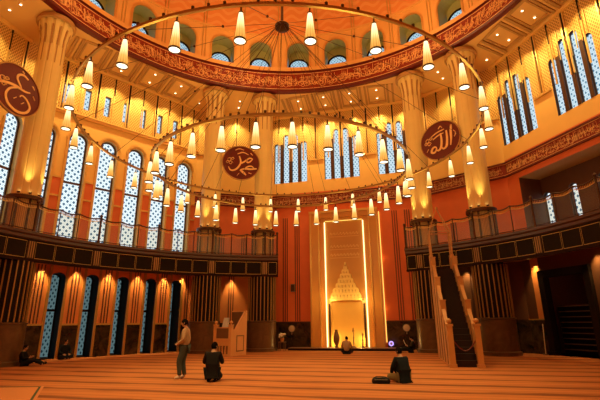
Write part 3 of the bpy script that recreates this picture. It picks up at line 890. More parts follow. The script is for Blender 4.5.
LOWSPOT = []
def under(M, s, d, lab, grp, on=True):
    p = M @ Vector((s, d, 0))
    downlight((p.x, p.y, ZS - .005), .07, grp, lab, 'downlight', 'downlight_small', 'gallery_downlight')
    if on: LOWSPOT.append((M, s, d))
for i in range(-2, 3):
    under(ML, i * B, -.34, 'small round lamp under the gallery above the red panels between the narrow left windows', 'lamps under the left gallery')
under(ML, 4.5, -.34, 'small round lamp under the gallery where the narrow left windows end at the column', None)
under(MC1, 0.0, -.4, 'small round lamp under the gallery behind the small carved pulpit', None)
under(MR, -4.18, -.35, 'small round lamp under the right gallery between the column and the doorway', None)
under(MR, -.75, -.35, 'small round lamp under the right gallery beyond the doorway', None)
under(MC2, -.3, -.5, 'small round lamp under the right gallery behind the stepped pulpit', None)

# ------------------------------------------------------------------ mihrab
mh = thing('mihrab', 'tall lit prayer niche with glowing strips in the middle of the far wall', 'mihrab', (0, AP, 0))
FD = -.55
m = MB()
m.box(-2.3, -1.62, FD, 0, 0, 8.75, 'mihrab_stone'); m.box(1.62, 2.25, FD, 0, 0, 8.75, 'mihrab_stone'); m.box(-1.62, 1.62, FD, 0, 8.3, 8.75, 'mihrab_stone')
for x in (-2.24, -1.7, 1.62, 2.14): m.box(x, x + .08, FD - .05, FD, 0, 8.7, 'gold')
m.box(-2.3, 2.25, FD - .06, FD, 8.62, 8.78, 'gold')
part(m, 'outer_frame', mh)
m = MB()
for x0, x1 in ((-1.62, -1.30), (1.30, 1.62)): m.box(x0, x1, -.42, 0, 0, 8.3, 'mihrab_stone')
m.box(-1.30, 1.30, -.42, 0, 8.1, 8.3, 'mihrab_stone')
part(m, 'inner_frame', mh)
for x in (-1.27, 1.27):
    m = MB(); m.box(x - .03, x + .03, -.47, -.42, .15, 8.0, 'led'); part(m, 'light_strip', mh, None, 'glowing white vertical light strip')
m = MB(); m.box(-1.24, 1.24, -.47, -.42, 8.05, 8.08, 'led_side'); part(m, 'light_strip', mh)
m = MB(); m.box(2.29, 2.33, -.10, -.02, .4, 8.6, 'led_side'); part(m, 'light_strip', mh, None, 'glowing orange strip hidden along the right edge')
m = MB()   # upper panel above the honeycomb hood
m.box(-1.30, 1.30, -.36, 0, 3.0, 8.12, 'mihrab_panel')
part(m, 'upper_panel', mh)
m = MB()
for z, n_ in ((7.15, 9), (6.3, 9), (5.75, 9)):
    for j in range(n_):
        x = -.85 + 1.7 * j / (n_ - 1)
        ribbon(m, [(x - .08, z), (x - .02, z + .14), (x + .04, z - .02), (x + .1, z + .1)], .025, -.375, -.36, 'muqarnas')
    m.box(-.95, .95, -.37, -.36, z - .15, z - .13, 'muqarnas')
part(m, 'inscription', mh, None, 'faint raised gold calligraphy')
# stepped honeycomb hood
m = MB()
tiers = [(2.98, .98, 9, -.62), (3.32, .84, 8, -.58), (3.64, .66, 6, -.54), (3.94, .52, 5, -.5), (4.24, .38, 4, -.47), (4.52, .26, 3, -.45), (4.8, .15, 1, -.43)]
for z, hw, n_, d in tiers:
    w = 2 * hw / n_
    for j in range(n_):
        c = -hw + w * (j + .5)
        pts = [(c + w * .46 * cos(pi * i / 8), z + .14 + .20 * sin(pi * i / 8)) for i in range(9)]
        m.face([(x, d, zz) for x, zz in [(c + w * .46, z)] + pts + [(c - w * .46, z)]], 'muqarnas')
        o_ = [(c + w * .46, z)] + pts + [(c - w * .46, z)]
        for (x0, z0), (x1, z1) in zip(o_, o_[1:] + o_[:1]):
            m.face([(x0, d, z0), (x1, d, z1), (x1, -.36, z1), (x0, -.36, z0)], 'gold')
        m.box(c - w * .5, c - w * .4, d - .04, -.36, z - .12, z + .1, 'gold')
    m.box(-hw - .05, hw + .05, d - .05, -.36, z - .05, z + .05, 'muqarnas'); m.box(-hw - .02, hw + .02, d + .02, -.36, z - .1, z - .05, 'gold')
m.box(-.12, .12, -.43, -.36, 5.06, 5.12, 'gold'); m.box(-.06, .06, -.43, -.36, 5.1, 5.3, 'muqarnas')
part(m, 'honeycomb_hood', mh, None, 'tiered carved gold hood')
m = MB()
for x0, x1 in ((-1.30, -.98), (.98, 1.30)): m.box(x0, x1, -.36, 0, .0, 3.0, 'mihrab_back')
rows = []
for z in (.0, 3.0):
    rows.append([(.98 * cos(pi * j / 24), -.36 + .36 * sin(pi * j / 24) * .95, z) for j in range(25)])
m.grid(rows, 'mihrab_back', False, lambda i, j: (j * .1, i * 2.7)); 
part(m, 'niche', mh, 40)
for x in (-1.1, 1.1):
    m = MB(); m.box(x - .06, x + .06, -.40, -.36, .16, 2.72, 'strip_brown'); m.box(x - .02, x + .02, -.42, -.40, .16, 2.72, 'bronze'); part(m, 'side_strip', mh, None, 'dark vertical strip')
# platform in front
pf = MB(); pf.box(-3.5, 3.6, -1.55, -.66, 0, .11, 'dark_wood'); pf.box(-3.5, 3.6, -1.6, -.66, .11, .15, 'wood_panel')
pf.build('prayer_platform', M=MF)
o = bpy.data.objects['prayer_platform']; tag(o, 'long low dark step in front of the lit prayer niche', 'platform')
def candlestick(x, h, label, d=-1.0, wide=False):
    t = thing('candle_stand', label, 'candle stand', MF @ Vector((x, d, .15)))
    m = MB(); k = 1.3 if wide else 1.
    m.lathe([(0, 0), (.14 * k, 0), (.13 * k, .04), (.04, .09), (.035, h * .45), (.06, h * .5), (.03, h * .55), (.03, h * .8), (.08, h * .84), (.08, h * .86)], 'wood_panel', 16); part(m, 'stand', t, 40)
    c = MB(); c.lathe([(.05, h * .86), (.045, h), (0, h + .01)], 'gold_paint', 12); part(c, 'candle', t, 40)
    return t
vt = thing('floor_vase', 'tall dark spindle shaped vase at the left foot of the prayer niche', 'vase', MF @ Vector((-.62, -.95, .15)))
m = MB(); m.lathe([(0, 0), (.12, 0), (.1, .04), (.07, .1), (.19, .35), (.2, .6), (.12, .85), (.07, .95), (.1, 1.02)], 'wood_panel', 20); part(m, 'body', vt, 50)
candlestick(.42, 1.12, 'tall slim dark stand inside the prayer niche, left of two'); candlestick(.95, .85, 'short slim dark stand inside the prayer niche, right of two', -.95)

# wall fittings on the far wall
def roundel(s, label):
    t = thing('wall_roundel', label, 'wall disc', MF @ Vector((s, -.01, 1.24)))
    m = MB(); m.grid([[(r * cos(2 * pi * j / 28), y, r * sin(2 * pi * j / 28)) for j in range(28)] for r, y in ((.001, -.06), (.17, -.055), (.20, -.04), (.2, 0))], 'white_plastic', True); part(m, 'face', t, 40)
    b = MB(); b.grid([[(r * cos(2 * pi * j / 28), y, r * sin(2 * pi * j / 28)) for j in range(28)] for r, y in ((.195, -.045), (.225, -.05), (.225, 0))], 'grey_plastic', True); part(b, 'rim', t, 40)
    n = MB(); n.box(-.03, .03, -.05, 0, -.36, -.2, 'grey_plastic'); part(n, 'bracket', t)
roundel(-3.68, 'round pale disc on the dark marble left of the prayer niche')
roundel(3.52, 'round pale disc on the dark marble right of the prayer niche')
t = thing('wall_speaker', 'small grey speaker box on the red wall left of the prayer niche', 'speaker', MF @ Vector((-3.55, -.12, 3.55)))
m = MB(); m.box(-.12, .12, -.14, .04, 0, .5, 'grey_plastic'); part(m, 'cabinet', t); m = MB(); m.box(-.1, .1, -.16, -.14, .04, .46, 'bronze'); part(m, 'front_cloth', t); m = MB(); m.box(-.03, .03, .04, .12, .2, .3, 'bronze'); part(m, 'bracket', t)
t = thing('glow_lamp', 'small round lamp with violet glow at the right end of the step', 'lamp', MF @ Vector((2.62, -1.2, .15)))
m = MB(); m.lathe([(0, 0), (.09, 0), (.09, .03), (.03, .05), (.03, .08)], 'grey_plastic', 16); part(m, 'foot', t, 40)
m = MB(); m.grid([[(r * cos(2 * pi * j / 24), y, .24 + r * sin(2 * pi * j / 24)) for j in range(24)] for r, y in ((.08, -.03), (.11, -.045), (.14, -.03), (.14, .03), (.11, .045), (.08, .03), (.08, -.03))], 'purple_glow', True); part(m, 'glowing_ring', t, 60)
m = MB(); m.ball((0, 0, .24), .07, 'white_cloth', 12); part(m, 'centre', t, 60)
t = thing('flower_stand', 'small stand with white flowers beside the marble base left of the prayer niche', 'flowers', MF @ Vector((-3.72, -2.0, 0)))
m = MB()
for x in (-.16, .16):
    for y in (-.16, .16): m.tube([(x, y, 0), (x, y, .5)], .018, 'wood_panel', 6)
m.box(-.2, .2, -.2, .2, .48, .52, 'wood_panel'); part(m, 'table', t)
m = MB(); m.lathe([(0, .52), (.08, .52), (.12, .7), (.1, .72)], 'wood_honey', 16); part(m, 'pot', t, 40)
for j in range(9):
    a = j * 2.4; r = .03 + .02 * j; m = MB(); m.ball((r * cos(a) - .04, r * sin(a), .86 + .1 * sin(j * 1.7)), .075, 'flower_white', 8); part(m, 'flower', t, 60)
m = MB()
for j in range(12):
    a = j * .55; m.face([(0, 0, .7), (.2 * cos(a), .2 * sin(a), .86), (.3 * cos(a + .12), .3 * sin(a + .12), .8), (.2 * cos(a + .25), .2 * sin(a + .25), .84)], 'leaf_green')
part(m, 'leaves', t)

# ------------------------------------------------------------------ stepped pulpit (minbar)
RZ = radians(2.4)
mb_ = thing('stepped_pulpit', 'tall honey coloured stair pulpit with dark steps and a pointed open canopy', 'pulpit', (5.18, 3.78, 0), RZ)
W_, LN, HT = 1.08, 4.9, 3.95; ns = 18
def slope(y): return HT * min(max((y - .25) / 4.2, 0), 1)
for nm, x0, x1 in (('left', 0, .13), ('right', W_ - .13, W_)):
    m = MB()
    pr = [(.16, 0), (LN, 0), (LN, HT + .75), (4.3, HT + .75), (.16, 1.0)]
    m.face([(x0, y, z) for y, z in pr], 'wood_honey'); m.face([(x1, y, z) for y, z in pr], 'wood_honey')
    for (a, b) in zip(pr, pr[1:] + pr[:1]):
        m.face([(x0, a[0], a[1]), (x0, b[0], b[1]), (x1, b[0], b[1]), (x1, a[0], a[1])], 'wood_honey')
    for y in (.9, 1.8, 2.7, 3.6):   # raised joints on the flank
        z = 1.0 + (HT - .25) * (y - .16) / 4.14
        m.box(x0 - .02, x1 + .02, y - .03, y + .03, .05, z - .03, 'wood_panel')
    part(m, 'side_panel', mb_)
    for y in (1.35, 2.5, 3.65):
        z = 1.0 + (HT - .25) * (y - .16) / 4.14
        c = MB(); c.box(x0 - .04, x1 + .04, y, y + .32, z - .25, z + .33, 'wood_honey'); c.box(x0 - .06, x1 + .06, y - .02, y + .34, z + .33, z + .37, 'wood_honey'); part(c, 'parapet_block', mb_)
    c = MB(); xc = (x0 + x1) / 2
    c.box(xc - .1, xc + .1, 0, .2, 0, 1.42, 'wood_honey'); c.box(xc - .13, xc + .13, -.03, .23, 1.42, 1.5, 'wood_honey'); c.box(xc - .13, xc + .13, -.03, .23, 0, .12, 'wood_honey')
    c.ball((xc, .1, 1.6), .1, 'wood_honey', 12); part(c, 'newel_post', mb_, 40)
    for y in (4.2, 4.85):
        c = MB(); c.box(xc - .035, xc + .035, y - .035, y + .035, HT, HT + 1.85, 'wood_honey'); part(c, 'canopy_post', mb_)
st_ = MB()
for i in range(ns):
    y0 = .3 + 3.9 * i / ns; st_.box(.13, W_ - .13, y0, LN - .02 if i == ns - 1 else y0 + 3.9 / ns + .05, 0, HT * (i + 1) / ns, 'carpet_dark')
part(st_, 'steps', mb_, None, 'dark carpeted steps')
c = MB(); ap_ = (W_ / 2, 4.55, 7.15 - .1); zb = HT + 1.85
cr = [(.06, 4.2, zb), (W_ - .06, 4.2, zb), (W_ - .06, 4.85, zb), (.06, 4.85, zb)]
for i in range(4):
    c.tube([cr[i], ap_], .024, 'wood_honey', 6); c.tube([cr[i], cr[(i + 1) % 4]], .022, 'wood_honey', 6)
c.ball(ap_, .07, 'gold', 10); part(c, 'canopy_frame', mb_, None, 'slender pointed canopy frame')
c = MB(); pts = [(.14 + (W_ - .28) * i / 12, .08, .95 - .38 * sin(pi * i / 12)) for i in range(13)]; c.tube(pts, .022, 'medallion_red', 6); part(c, 'barrier_rope', mb_, None, 'dark red rope across the foot')

# ------------------------------------------------------------------ small carved pulpit
kp = thing('preaching_chair', 'small honey coloured carved pulpit behind the kneeling man in black', 'pulpit', (-6.24, 8.10, 0), radians(-13.5))
KW, KD = 1.12, 1.35
def kpost(x, y, h):
    c = MB(); c.box(x - .09, x + .09, y - .09, y + .09, 0, h, 'wood_honey_lit'); c.box(x - .11, x + .11, y - .11, y + .11, h, h + .05, 'wood_honey_lit'); c.box(x - .11, x + .11, y - .11, y + .11, 0, .1, 'wood_honey_lit')
    c.lathe([(.05, h + .05), (.04, h + .08), (.09, h + .14), (.085, h + .2), (0, h + .25)], 'wood_honey_lit', 12, c=(x, y)); part(c, 'corner_post', kp, 40)
kpost(.09, .09, 1.5); kpost(KW - .05, .09, 1.5)
c = MB(); c.box(.18, KW - .14, .03, .13, .85, 1.38, 'wood_panel'); c.box(.18, KW - .14, .01, .15, 1.36, 1.42, 'wood_honey_lit'); c.box(.18, KW - .14, .01, .15, .8, .86, 'wood_honey_lit'); part(c, 'front_panel', kp, None, 'dark inset front panel')
c = MB(); c.box(.18, KW - .14, .03, .13, .5, .8, 'wood_honey_lit'); c.box(.18, KW - .14, .03, .13, 0, .1, 'wood_honey_lit')
for j in range(5): x = .2 + (KW - .36) * j / 4; c.box(x - .035, x + .035, .03, .13, .1, .5, 'wood_honey_lit')
c.quad(.18, KW - .14, .1, .5, .14, 'black_strip'); part(c, 'arcade', kp)
for x0, nm in ((0., 'l'), (KW - .05, 'r')):
    c = MB(); x1 = x0 + .1; pr = [(.18, 0), (KD, 0), (KD, 2.15), (KD - .22, 2.15), (.18, 1.25)]
    if nm == 'r': pr = [(.18, 0), (KD, 0), (KD, 2.2), (KD - .18, 2.2), (.35, 1.3), (.18, 1.3)]
    else: pr = [(.18, 0), (KD, 0), (KD, 1.3), (.18, 1.3)]
    c.face([(x0, y, z) for y, z in pr], 'wood_honey_lit'); c.face([(x1, y, z) for y, z in pr], 'wood_honey_lit')
    for (a, b) in zip(pr, pr[1:] + pr[:1]): c.face([(x0, a[0], a[1]), (x0, b[0], b[1]), (x1, b[0], b[1]), (x1, a[0], a[1])], 'wood_honey_lit')
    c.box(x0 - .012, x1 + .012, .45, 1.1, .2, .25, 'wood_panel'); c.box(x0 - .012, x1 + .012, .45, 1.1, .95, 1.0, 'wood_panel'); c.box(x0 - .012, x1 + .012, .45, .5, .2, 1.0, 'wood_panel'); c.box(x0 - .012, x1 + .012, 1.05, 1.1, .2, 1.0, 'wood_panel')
    part(c, 'side_panel', kp)
c = MB(); c.box(.1, KW - .05, .13, KD, .72, .82, 'wood_honey_lit'); part(c, 'seat', kp)
c = MB(); c.box(.25, KW - .02, KD - .06, KD + .04, .8, 2.2, 'wood_panel'); c.box(.2, KW + .03, KD - .08, KD + .06, 2.2, 2.27, 'wood_honey_lit'); part(c, 'backboard', kp)
bs = thing('book_rest', 'pale folding book rest standing on the small carved pulpit', 'book rest', kp.matrix_world @ Vector((0, 0, 0)), 0)
bs.location = Matrix.Translation((-6.24, 8.10, 0)) @ Matrix.Rotation(radians(-13.5), 4, 'Z') @ Vector((.44, .42, .82)); bs.scale = (1.3, 1.3, 1.25); bs.rotation_euler = (0, 0, radians(-13.5))
c = MB(); c.box(-.2, .2, -.1, .12, 0, .06, 'white_cloth'); c.hexa([(-.16, -.08, .06), (.16, -.08, .06), (.16, .1, .06), (-.16, .1, .06)], [(-.1, -.02, .5), (.1, -.02, .5), (.1, .06, .5), (-.1, .06, .5)], 'white_cloth'); part(c, 'foot', bs)
c = MB(); c.hexa([(-.13, -.06, .48), (.13, -.06, .48), (.13, .06, .5), (-.13, .06, .5)], [(-.11, .04, .86), (.11, .04, .86), (.11, .1, .86), (-.11, .1, .86)], 'white_cloth'); part(c, 'board', bs)

# ------------------------------------------------------------------ doorway on the right with shoe racks
st_d = MB(); c0, w0 = -2.57, 2.8
for x in (c0 - w0 / 2 - .02, c0 + w0 / 2 - .30): st_d.box(x, x + .32, -.18, .1, 0, 3.95, 'dark_wood')
st_d.box(c0 - w0 / 2 - .02, c0 + w0 / 2 + .02, -.18, .1, 3.6, 3.95, 'dark_wood')
st_d.box(c0 - w0 / 2 - .1, c0 - w0 / 2 + .34, -.24, .1, 0, .18, 'dark_wood')
st(st_d.build('door_1', M=MR))
rm = MB(); d0, d1 = .5, 4.2
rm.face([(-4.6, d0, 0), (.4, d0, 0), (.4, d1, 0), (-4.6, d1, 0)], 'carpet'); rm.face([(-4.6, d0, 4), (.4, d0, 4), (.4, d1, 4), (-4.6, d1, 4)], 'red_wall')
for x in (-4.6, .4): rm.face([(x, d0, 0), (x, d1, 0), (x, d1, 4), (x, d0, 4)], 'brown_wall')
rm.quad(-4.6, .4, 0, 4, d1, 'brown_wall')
st(rm.build('wall_lobby', M=MR))
sr = thing('shoe_rack', 'tall open shelf rack seen through the dark doorway', 'shelf rack', M=MR @ Matrix.Translation((-2.35, 1.15, 0)))
for j in range(9):
    m = MB(); m.box(-2.0, 2.0, 0, .35, .2 + j * .255, .225 + j * .255, 'wood_panel'); m.box(-2., 2., -.02, 0, .19 + j * .255, .235 + j * .255, 'wood_panel'); part(m, 'shelf', sr)
m = MB(); m.box(-2.0, 2.0, .33, .37, 0, 2.3, 'dark_wood'); part(m, 'back_panel', sr)
for x in (-2.02, 0, 1.98):
    m = MB(); m.box(x, x + .04, 0, .37, 0, 2.3, 'dark_wood'); part(m, 'upright', sr)
for j in range(3):
    pass
t = thing('leaning_pole', 'thin pale pole leaning on the dark marble left of the doorway', 'pole', MR @ Vector((-4.1, -.32, 0)), radians(-60))
m = MB(); m.tube([(0, 0, .02), (-.18, .27, 1.42)], .022, 'white_plastic', 8); part(m, 'shaft', t); m = MB(); m.box(-.12, .12, -.05, .05, 0, .05, 'grey_plastic'); part(m, 'foot', t)

# ------------------------------------------------------------------ rug in the lower left corner
t = thing('prayer_rug', 'orange rug with dark green border at the near left', 'rug', (-5.9, -2.84, 0.0), 0)
ux = Vector((-.966, -.258, 0)); uy = Vector((.66, -.75, 0))
m = MB()
def para(a0, a1, b0, b1, z0, z1, mat):
    L = [ux * a + uy * b for a, b in ((a0, b0), (a1, b0), (a1, b1), (a0, b1))]
    m.hexa([(p.x, p.y, z0) for p in L], [(p.x, p.y, z1) for p in L], mat)
para(0, 2.6, 0, 3.2, .002, .012, 'rug_field'); part(m, 'field', t)
m = MB()
for q in ((.07, 2.5, .10, .17), (.07, .13, .10, 3.1)): para(*q, .012, .018, 'rug_border')
part(m, 'border', t, None, 'dark green border line')

# ------------------------------------------------------------------ chandelier
R1, Z1, R2, Z2, ZH = 6.64, 7.81, 4.29, 6.57, 12.55
ch = thing('chandelier', 'huge two ring chandelier with cone lamps hanging under the dome', 'chandelier', (0, 0, 0))
def ringpart(R, Z, off):
    m = MB(); m.lathe([(R - .022, Z - .035), (R + .022, Z - .035), (R + .022, Z + .035), (R - .022, Z + .035), (R - .022, Z - .035)], 'ring_brass', 120)
    m.lathe([(R - .03, Z - .045), (R + .03, Z - .045), (R + .03, Z - .03), (R - .03, Z - .03), (R - .03, Z - .045)], 'gold_paint', 120)
    for i in range(120):
        if i % 4 == 0: continue
        a = off + 2 * pi * i / 120; m.lathe([(0, Z + .03), (.032, Z + .03), (.036, Z + .10), (0, Z + .10)], 'bronze', 8, c=(R * sin(a), R * cos(a)))
    part(m, 'ring', ch)
ringpart(R1, Z1, radians(2)); ringpart(R2, Z2, radians(3.4))
m = MB(); m.lathe([(0, ZH - .14), (.12, ZH - .12), (.27, ZH - .04), (.28, ZH + .08), (.2, ZH + .16), (.06, ZH + .22), (.04, ZH + .3)], 'bronze', 24); part(m, 'hub', ch, 40)
m = MB(); m.tube([(0, 0, ZH + .25), (0, 0, 33.4)], .05, 'bronze', 8); part(m, 'rod', ch)
for i in range(15):
    a = radians(2 + 24 * i); m = MB(); m.tube([pol(.24, a, ZH), pol(R1, a, Z1 + .03)], .008, 'bronze', 4, False)
    m.ball(pol(.24 + (R1 - .24) * .5, a, ZH + (Z1 + .03 - ZH) * .5), .045, 'bronze', 6); part(m, 'cable', ch)
    a = radians(3.4 + 24 * i); m = MB(); m.tube([pol(.24, a, ZH - .05), pol(R2, a, Z2 + .03)], .008, 'bronze', 4, False); part(m, 'cable', ch)
sh0 = MB()
sh0.tube([(0, 0, -.08), (0, 0, -.2)], .018, 'bronze', 6)
sh0.lathe([(.02, -.17), (.05, -.2), (.05, -.23)], 'bronze', 12)
sh0.lathe([(.042, -.22), (.06, -.34), (.085, -.6), (.118, -.86)], 'lamp_glass', 20)
rm0 = MB(); rm0.lathe([(.112, -.85), (.127, -.85), (.127, -.885), (.112, -.885), (.112, -.85)], 'bronze', 20)
bl0 = MB(); bl0.disc(.112, -.865, 'bulb', 20)
L0 = part(sh0, 'lamp_shade', ch, 40); rimo = rm0.build('rim', L0); bulo = bl0.build('diffuser', L0)
LAMPS = [(R1, Z1, radians(2 + 12 * i)) for i in range(30)] + [(R2, Z2, radians(3.4 + 12 * i)) for i in range(30)]
for i, (R, Z, a) in enumerate(LAMPS):
    if i == 0: L = L0
    else:
        L = L0.copy(); COL.objects.link(L); L.parent = ch
        for q in (rimo, bulo):
            c = q.copy(); COL.objects.link(c); c.parent = L
    L.location = pol(R, a, Z)

# ------------------------------------------------------------------ people
def skinned(mb, joints, edges, mat, sub=2):
    """grow one smooth surface round a skeleton {name: (x, y, z, radius)} and add it to mb"""
    names = list(joints); me = bpy.data.meshes.new('t')
    me.from_pydata([joints[n][:3] for n in names], [(names.index(a), names.index(b)) for a, b in edges], [])
    o = bpy.data.objects.new('t', me); COL.objects.link(o)
    o.modifiers.new('s', 'SKIN'); sv = me.skin_vertices[0].data
    for i, n in enumerate(names):
        r = joints[n][3]; sv[i].radius = (r, joints[n][4] if len(joints[n]) > 4 else r); sv[i].use_root = (i == 0)
    u = o.modifiers.new('u', 'SUBSURF'); u.levels = sub; u.render_levels = sub
    dg = bpy.context.evaluated_depsgraph_get(); dg.update(); ev = o.evaluated_get(dg); m2 = ev.to_mesh()
    vs = [v.co.copy() for v in m2.vertices]; b = len(mb.v); k = mb.mi(mat)
    mb.v += [tuple(v) for v in vs]
    for p in m2.polygons:
        mb.f.append(tuple(b + i for i in p.vertices)); mb.m.append(k); mb.uv.append([(vs[i].x, vs[i].z) for i in p.vertices])
    ev.to_mesh_clear(); bpy.data.objects.remove(o); bpy.data.meshes.remove(me)
SPINE = [('pelvis', 'waist'), ('waist', 'chest'), ('chest', 'neck')]
def person(label, J, loc, rz, top, low, foot='sock_white', scale=1., look=(0, 1, 0), coat=False, hair=True, collar=None):
    t = thing('person', label, 'person', loc, rz); t.scale = (scale,) * 3
    E = SPINE + [('neck', 'headb')]
    for s in 'LR': E += [('chest', 'shoulder' + s), ('shoulder' + s, 'elbow' + s), ('elbow' + s, 'wrist' + s), ('wrist' + s, 'palm' + s),
                         ('pelvis', 'hip' + s), ('hip' + s, 'knee' + s), ('knee' + s, 'ankle' + s), ('ankle' + s, 'toe' + s)]
    b = MB(); skinned(b, {n: J[n] for n in J if n != 'head'}, E, 'skin')
    h = Vector(J['head'][:3]); f = Vector(look).normalized(); r = f.cross(Vector((0, 0, 1))).normalized(); u = r.cross(f)
    def hp(x, y, z): return h + r * x + f * y + u * z
    rows = []
    for i in range(13):
        a = pi * i / 12; z = cos(a); rr = sin(a) ** .8
        row = []
        for j in range(20):
            q = 2 * pi * j / 20; y = sin(q) * rr; x = cos(q) * rr
            w = .078 * (1 - .22 * max(0, -z)) ; d = .098 * (1 - .12 * max(0, -z))
            zz = z * (.122 if z < 0 else .112)
            fy = y * d + (.012 * max(0, -z) if y > 0 else 0)
            row.append(hp(x * w, fy, zz))
        rows.append(row)
    b.grid(rows, 'skin', True)
    # face: nose, ears, eyes, mouth
    b.hexa([hp(-.014, .085, -.03), hp(.014, .085, -.03), hp(.008, .09, .015), hp(-.008, .09, .015)], [hp(-.008, .122, -.028), hp(.008, .122, -.028), hp(.004, .1, .012), hp(-.004, .1, .012)], 'skin')
    for s in (-1, 1):
        b.ball(hp(s * .078, -.01, -.01), .024, 'skin', 8, (.5, .8, 1.2)); b.ball(hp(s * .03, .086, .018), .011, 'hair_black', 6)
        b.tube([hp(s * .015, .096, .036), hp(s * .045, .086, .036)], .005, 'hair_black', 4)
    b.tube([hp(-.024, .09, -.062), hp(.024, .09, -.062)], .006, 'medallion_red', 4)
    for s, sg in (('L', -1), ('R', 1)):   # five bent fingers on every hand
        w, p = Vector(J['wrist' + s][:3]), Vector(J['palm' + s][:3]); d = (p - w).normalized()
        side = d.cross(Vector((0, 1, .2)) if abs(d.y) < .8 else Vector((0, 0, 1))).normalized(); dn = side.cross(d)
        for k in range(4):
            o_ = p + side * (k - 1.5) * .019 - d * .015; ln = (.066, .078, .074, .058)[k]
            b.tube([o_, o_ + d * ln * .45, o_ + d * ln * .8 + dn * .012, o_ + d * ln + dn * .03], [.0105, .010, .009, .007], 'skin', 6)
        o_ = p - d * .05 + side * sg * -.028
        b.tube([o_, o_ + (d * .6 + side * sg * -.8).normalized() * .035, o_ + (d * .9 + side * sg * -.5).normalized() * .062], [.012, .011, .008], 'skin', 6)
    part(b, 'body', t, 60)
    k = 1.16
    g = lambda n, a=.012, m=k: (*J[n][:3], J[n][3] * m + a)
    c = MB(); TJ = {n: g(n) for n in ('pelvis', 'waist', 'chest')}
    nk = J['neck']; TJ['neck'] = (*(Vector(nk[:3]) * .75 + Vector(J['chest'][:3]) * .25), nk[3] * 1.35)
    TE = list(SPINE)
    for s in 'LR':
        TJ['shoulder' + s] = g('shoulder' + s); TJ['elbow' + s] = g('elbow' + s); TJ['wrist' + s] = g('wrist' + s, .014)
        TE += [('chest', 'shoulder' + s), ('shoulder' + s, 'elbow' + s), ('elbow' + s, 'wrist' + s)]
    if coat:
        p = J['pelvis']; TJ['hem'] = (p[0], p[1] - .02, p[2] - .12, p[3] * 1.2); TE.append(('pelvis', 'hem'))
    skinned(c, TJ, TE, top); part(c, 'jacket' if coat else 'shirt', t, 60)
    c = MB(); TJ = {'pelvis': g('pelvis', .006, 1.1)}; TE = []
    for s in 'LR':
        for n in ('hip', 'knee', 'ankle'): TJ[n + s] = g(n + s, .014, 1.15)
        TE += [('pelvis', 'hip' + s), ('hip' + s, 'knee' + s), ('knee' + s, 'ankle' + s)]
    skinned(c, TJ, TE, low); part(c, 'trousers', t, 60)
    for s in 'LR':
        c = MB(); a, q = J['ankle' + s], J['toe' + s]
        skinned(c, {'a': (*a[:3], a[3] * 1.15), 'm': (*(Vector(a[:3]) * .4 + Vector(q[:3]) * .6 ), q[3] * 1.35), 'q': (*q[:3], q[3] * 1.2)}, [('a', 'm'), ('m', 'q')], foot); part(c, 'sock', t, 60)
    if hair:
        c = MB(); rows = []
        for i in range(9):
            a = (pi * .70) * i / 8; row = []
            for j in range(20):
                q = 2 * pi * j / 20; fr = max(0, sin(q)); aa = a * (1 - .50 * fr ** .7)
                row.append(hp(.087 * sin(aa) * cos(q), .106 * sin(aa) * sin(q) - .008, .122 * cos(aa)))
            rows.append(row)
        c.grid(rows, 'hair_black', True); part(c, 'hair', t, 60)
    if collar:
        c = MB(); n = Vector(nk[:3]); c.lathe([(.075, n.z - .05), (.068, n.z + .0), (.062, n.z - .03)], collar, 16, c=(n.x, n.y)); part(c, 'collar', t, 60)
    return t
def lr(d):
    o = {}
    for k, v in d.items():
        if k.endswith('*'):
            o[k[:-1] + 'R'] = v; o[k[:-1] + 'L'] = (-v[0], *v[1:])
        else: o[k] = v
    return o
STAND = lr({'pelvis': (0, 0, .93, .125, .10), 'waist': (0, .01, 1.10, .12, .09), 'chest': (0, .0, 1.30, .14, .10), 'neck': (0, -.01, 1.47, .055), 'headb': (0, .03, 1.55, .05), 'head': (0, .055, 1.615),
            'shoulder*': (.17, -.01, 1.40, .058), 'elbow*': (.23, -.06, 1.13, .044), 'wrist*': (.22, .0, .90, .031), 'palm*': (.215, .02, .82, .032),
            'hip*': (.085, 0, .88, .09), 'knee*': (.09, .06, .49, .06), 'ankle*': (.09, -.02, .09, .042), 'toe*': (.095, .13, .03, .034)})
STAND.update({'elbowL': (-.24, -.02, 1.14, .044), 'wristL': (-.14, .16, 1.02, .031), 'palmL': (-.08, .22, 1.0, .032), 'kneeL': (-.09, .13, .50, .06), 'ankleL': (-.09, .08, .09, .042), 'toeL': (-.095, .23, .03, .034)})
KNEEL = lr({'pelvis': (0, 0, .27, .15, .13), 'waist': (0, .03, .45, .14, .11), 'chest': (0, .05, .66, .155, .11), 'neck': (0, .06, .83, .058), 'headb': (.01, .08, .9, .052), 'head': (.02, .10, .965),
            'shoulder*': (.19, .04, .755, .062), 'elbow*': (.27, .08, .50, .047), 'wrist*': (.17, .31, .56, .032), 'palm*': (.14, .38, .60, .032),
            'hip*': (.10, .05, .24, .105), 'knee*': (.15, .46, .09, .075), 'ankle*': (.10, .0, .075, .045), 'toe*': (.08, -.15, .04, .034)})
CROSS = lr({'pelvis': (0, 0, .15, .155, .13), 'waist': (0, .01, .32, .14, .11), 'chest': (0, .05, .54, .155, .11), 'neck': (0, .08, .71, .058), 'headb': (0, .11, .78, .052), 'head': (0, .145, .84),
            'shoulder*': (.185, .05, .635, .06), 'elbow*': (.27, .12, .38, .046), 'wrist*': (.16, .33, .24, .032), 'palm*': (.10, .37, .22, .032),
            'hip*': (.11, .06, .13, .10), 'knee*': (.31, .30, .15, .072), 'ankle*': (-.07, .38, .07, .045), 'toe*': (-.20, .36, .05, .034)})
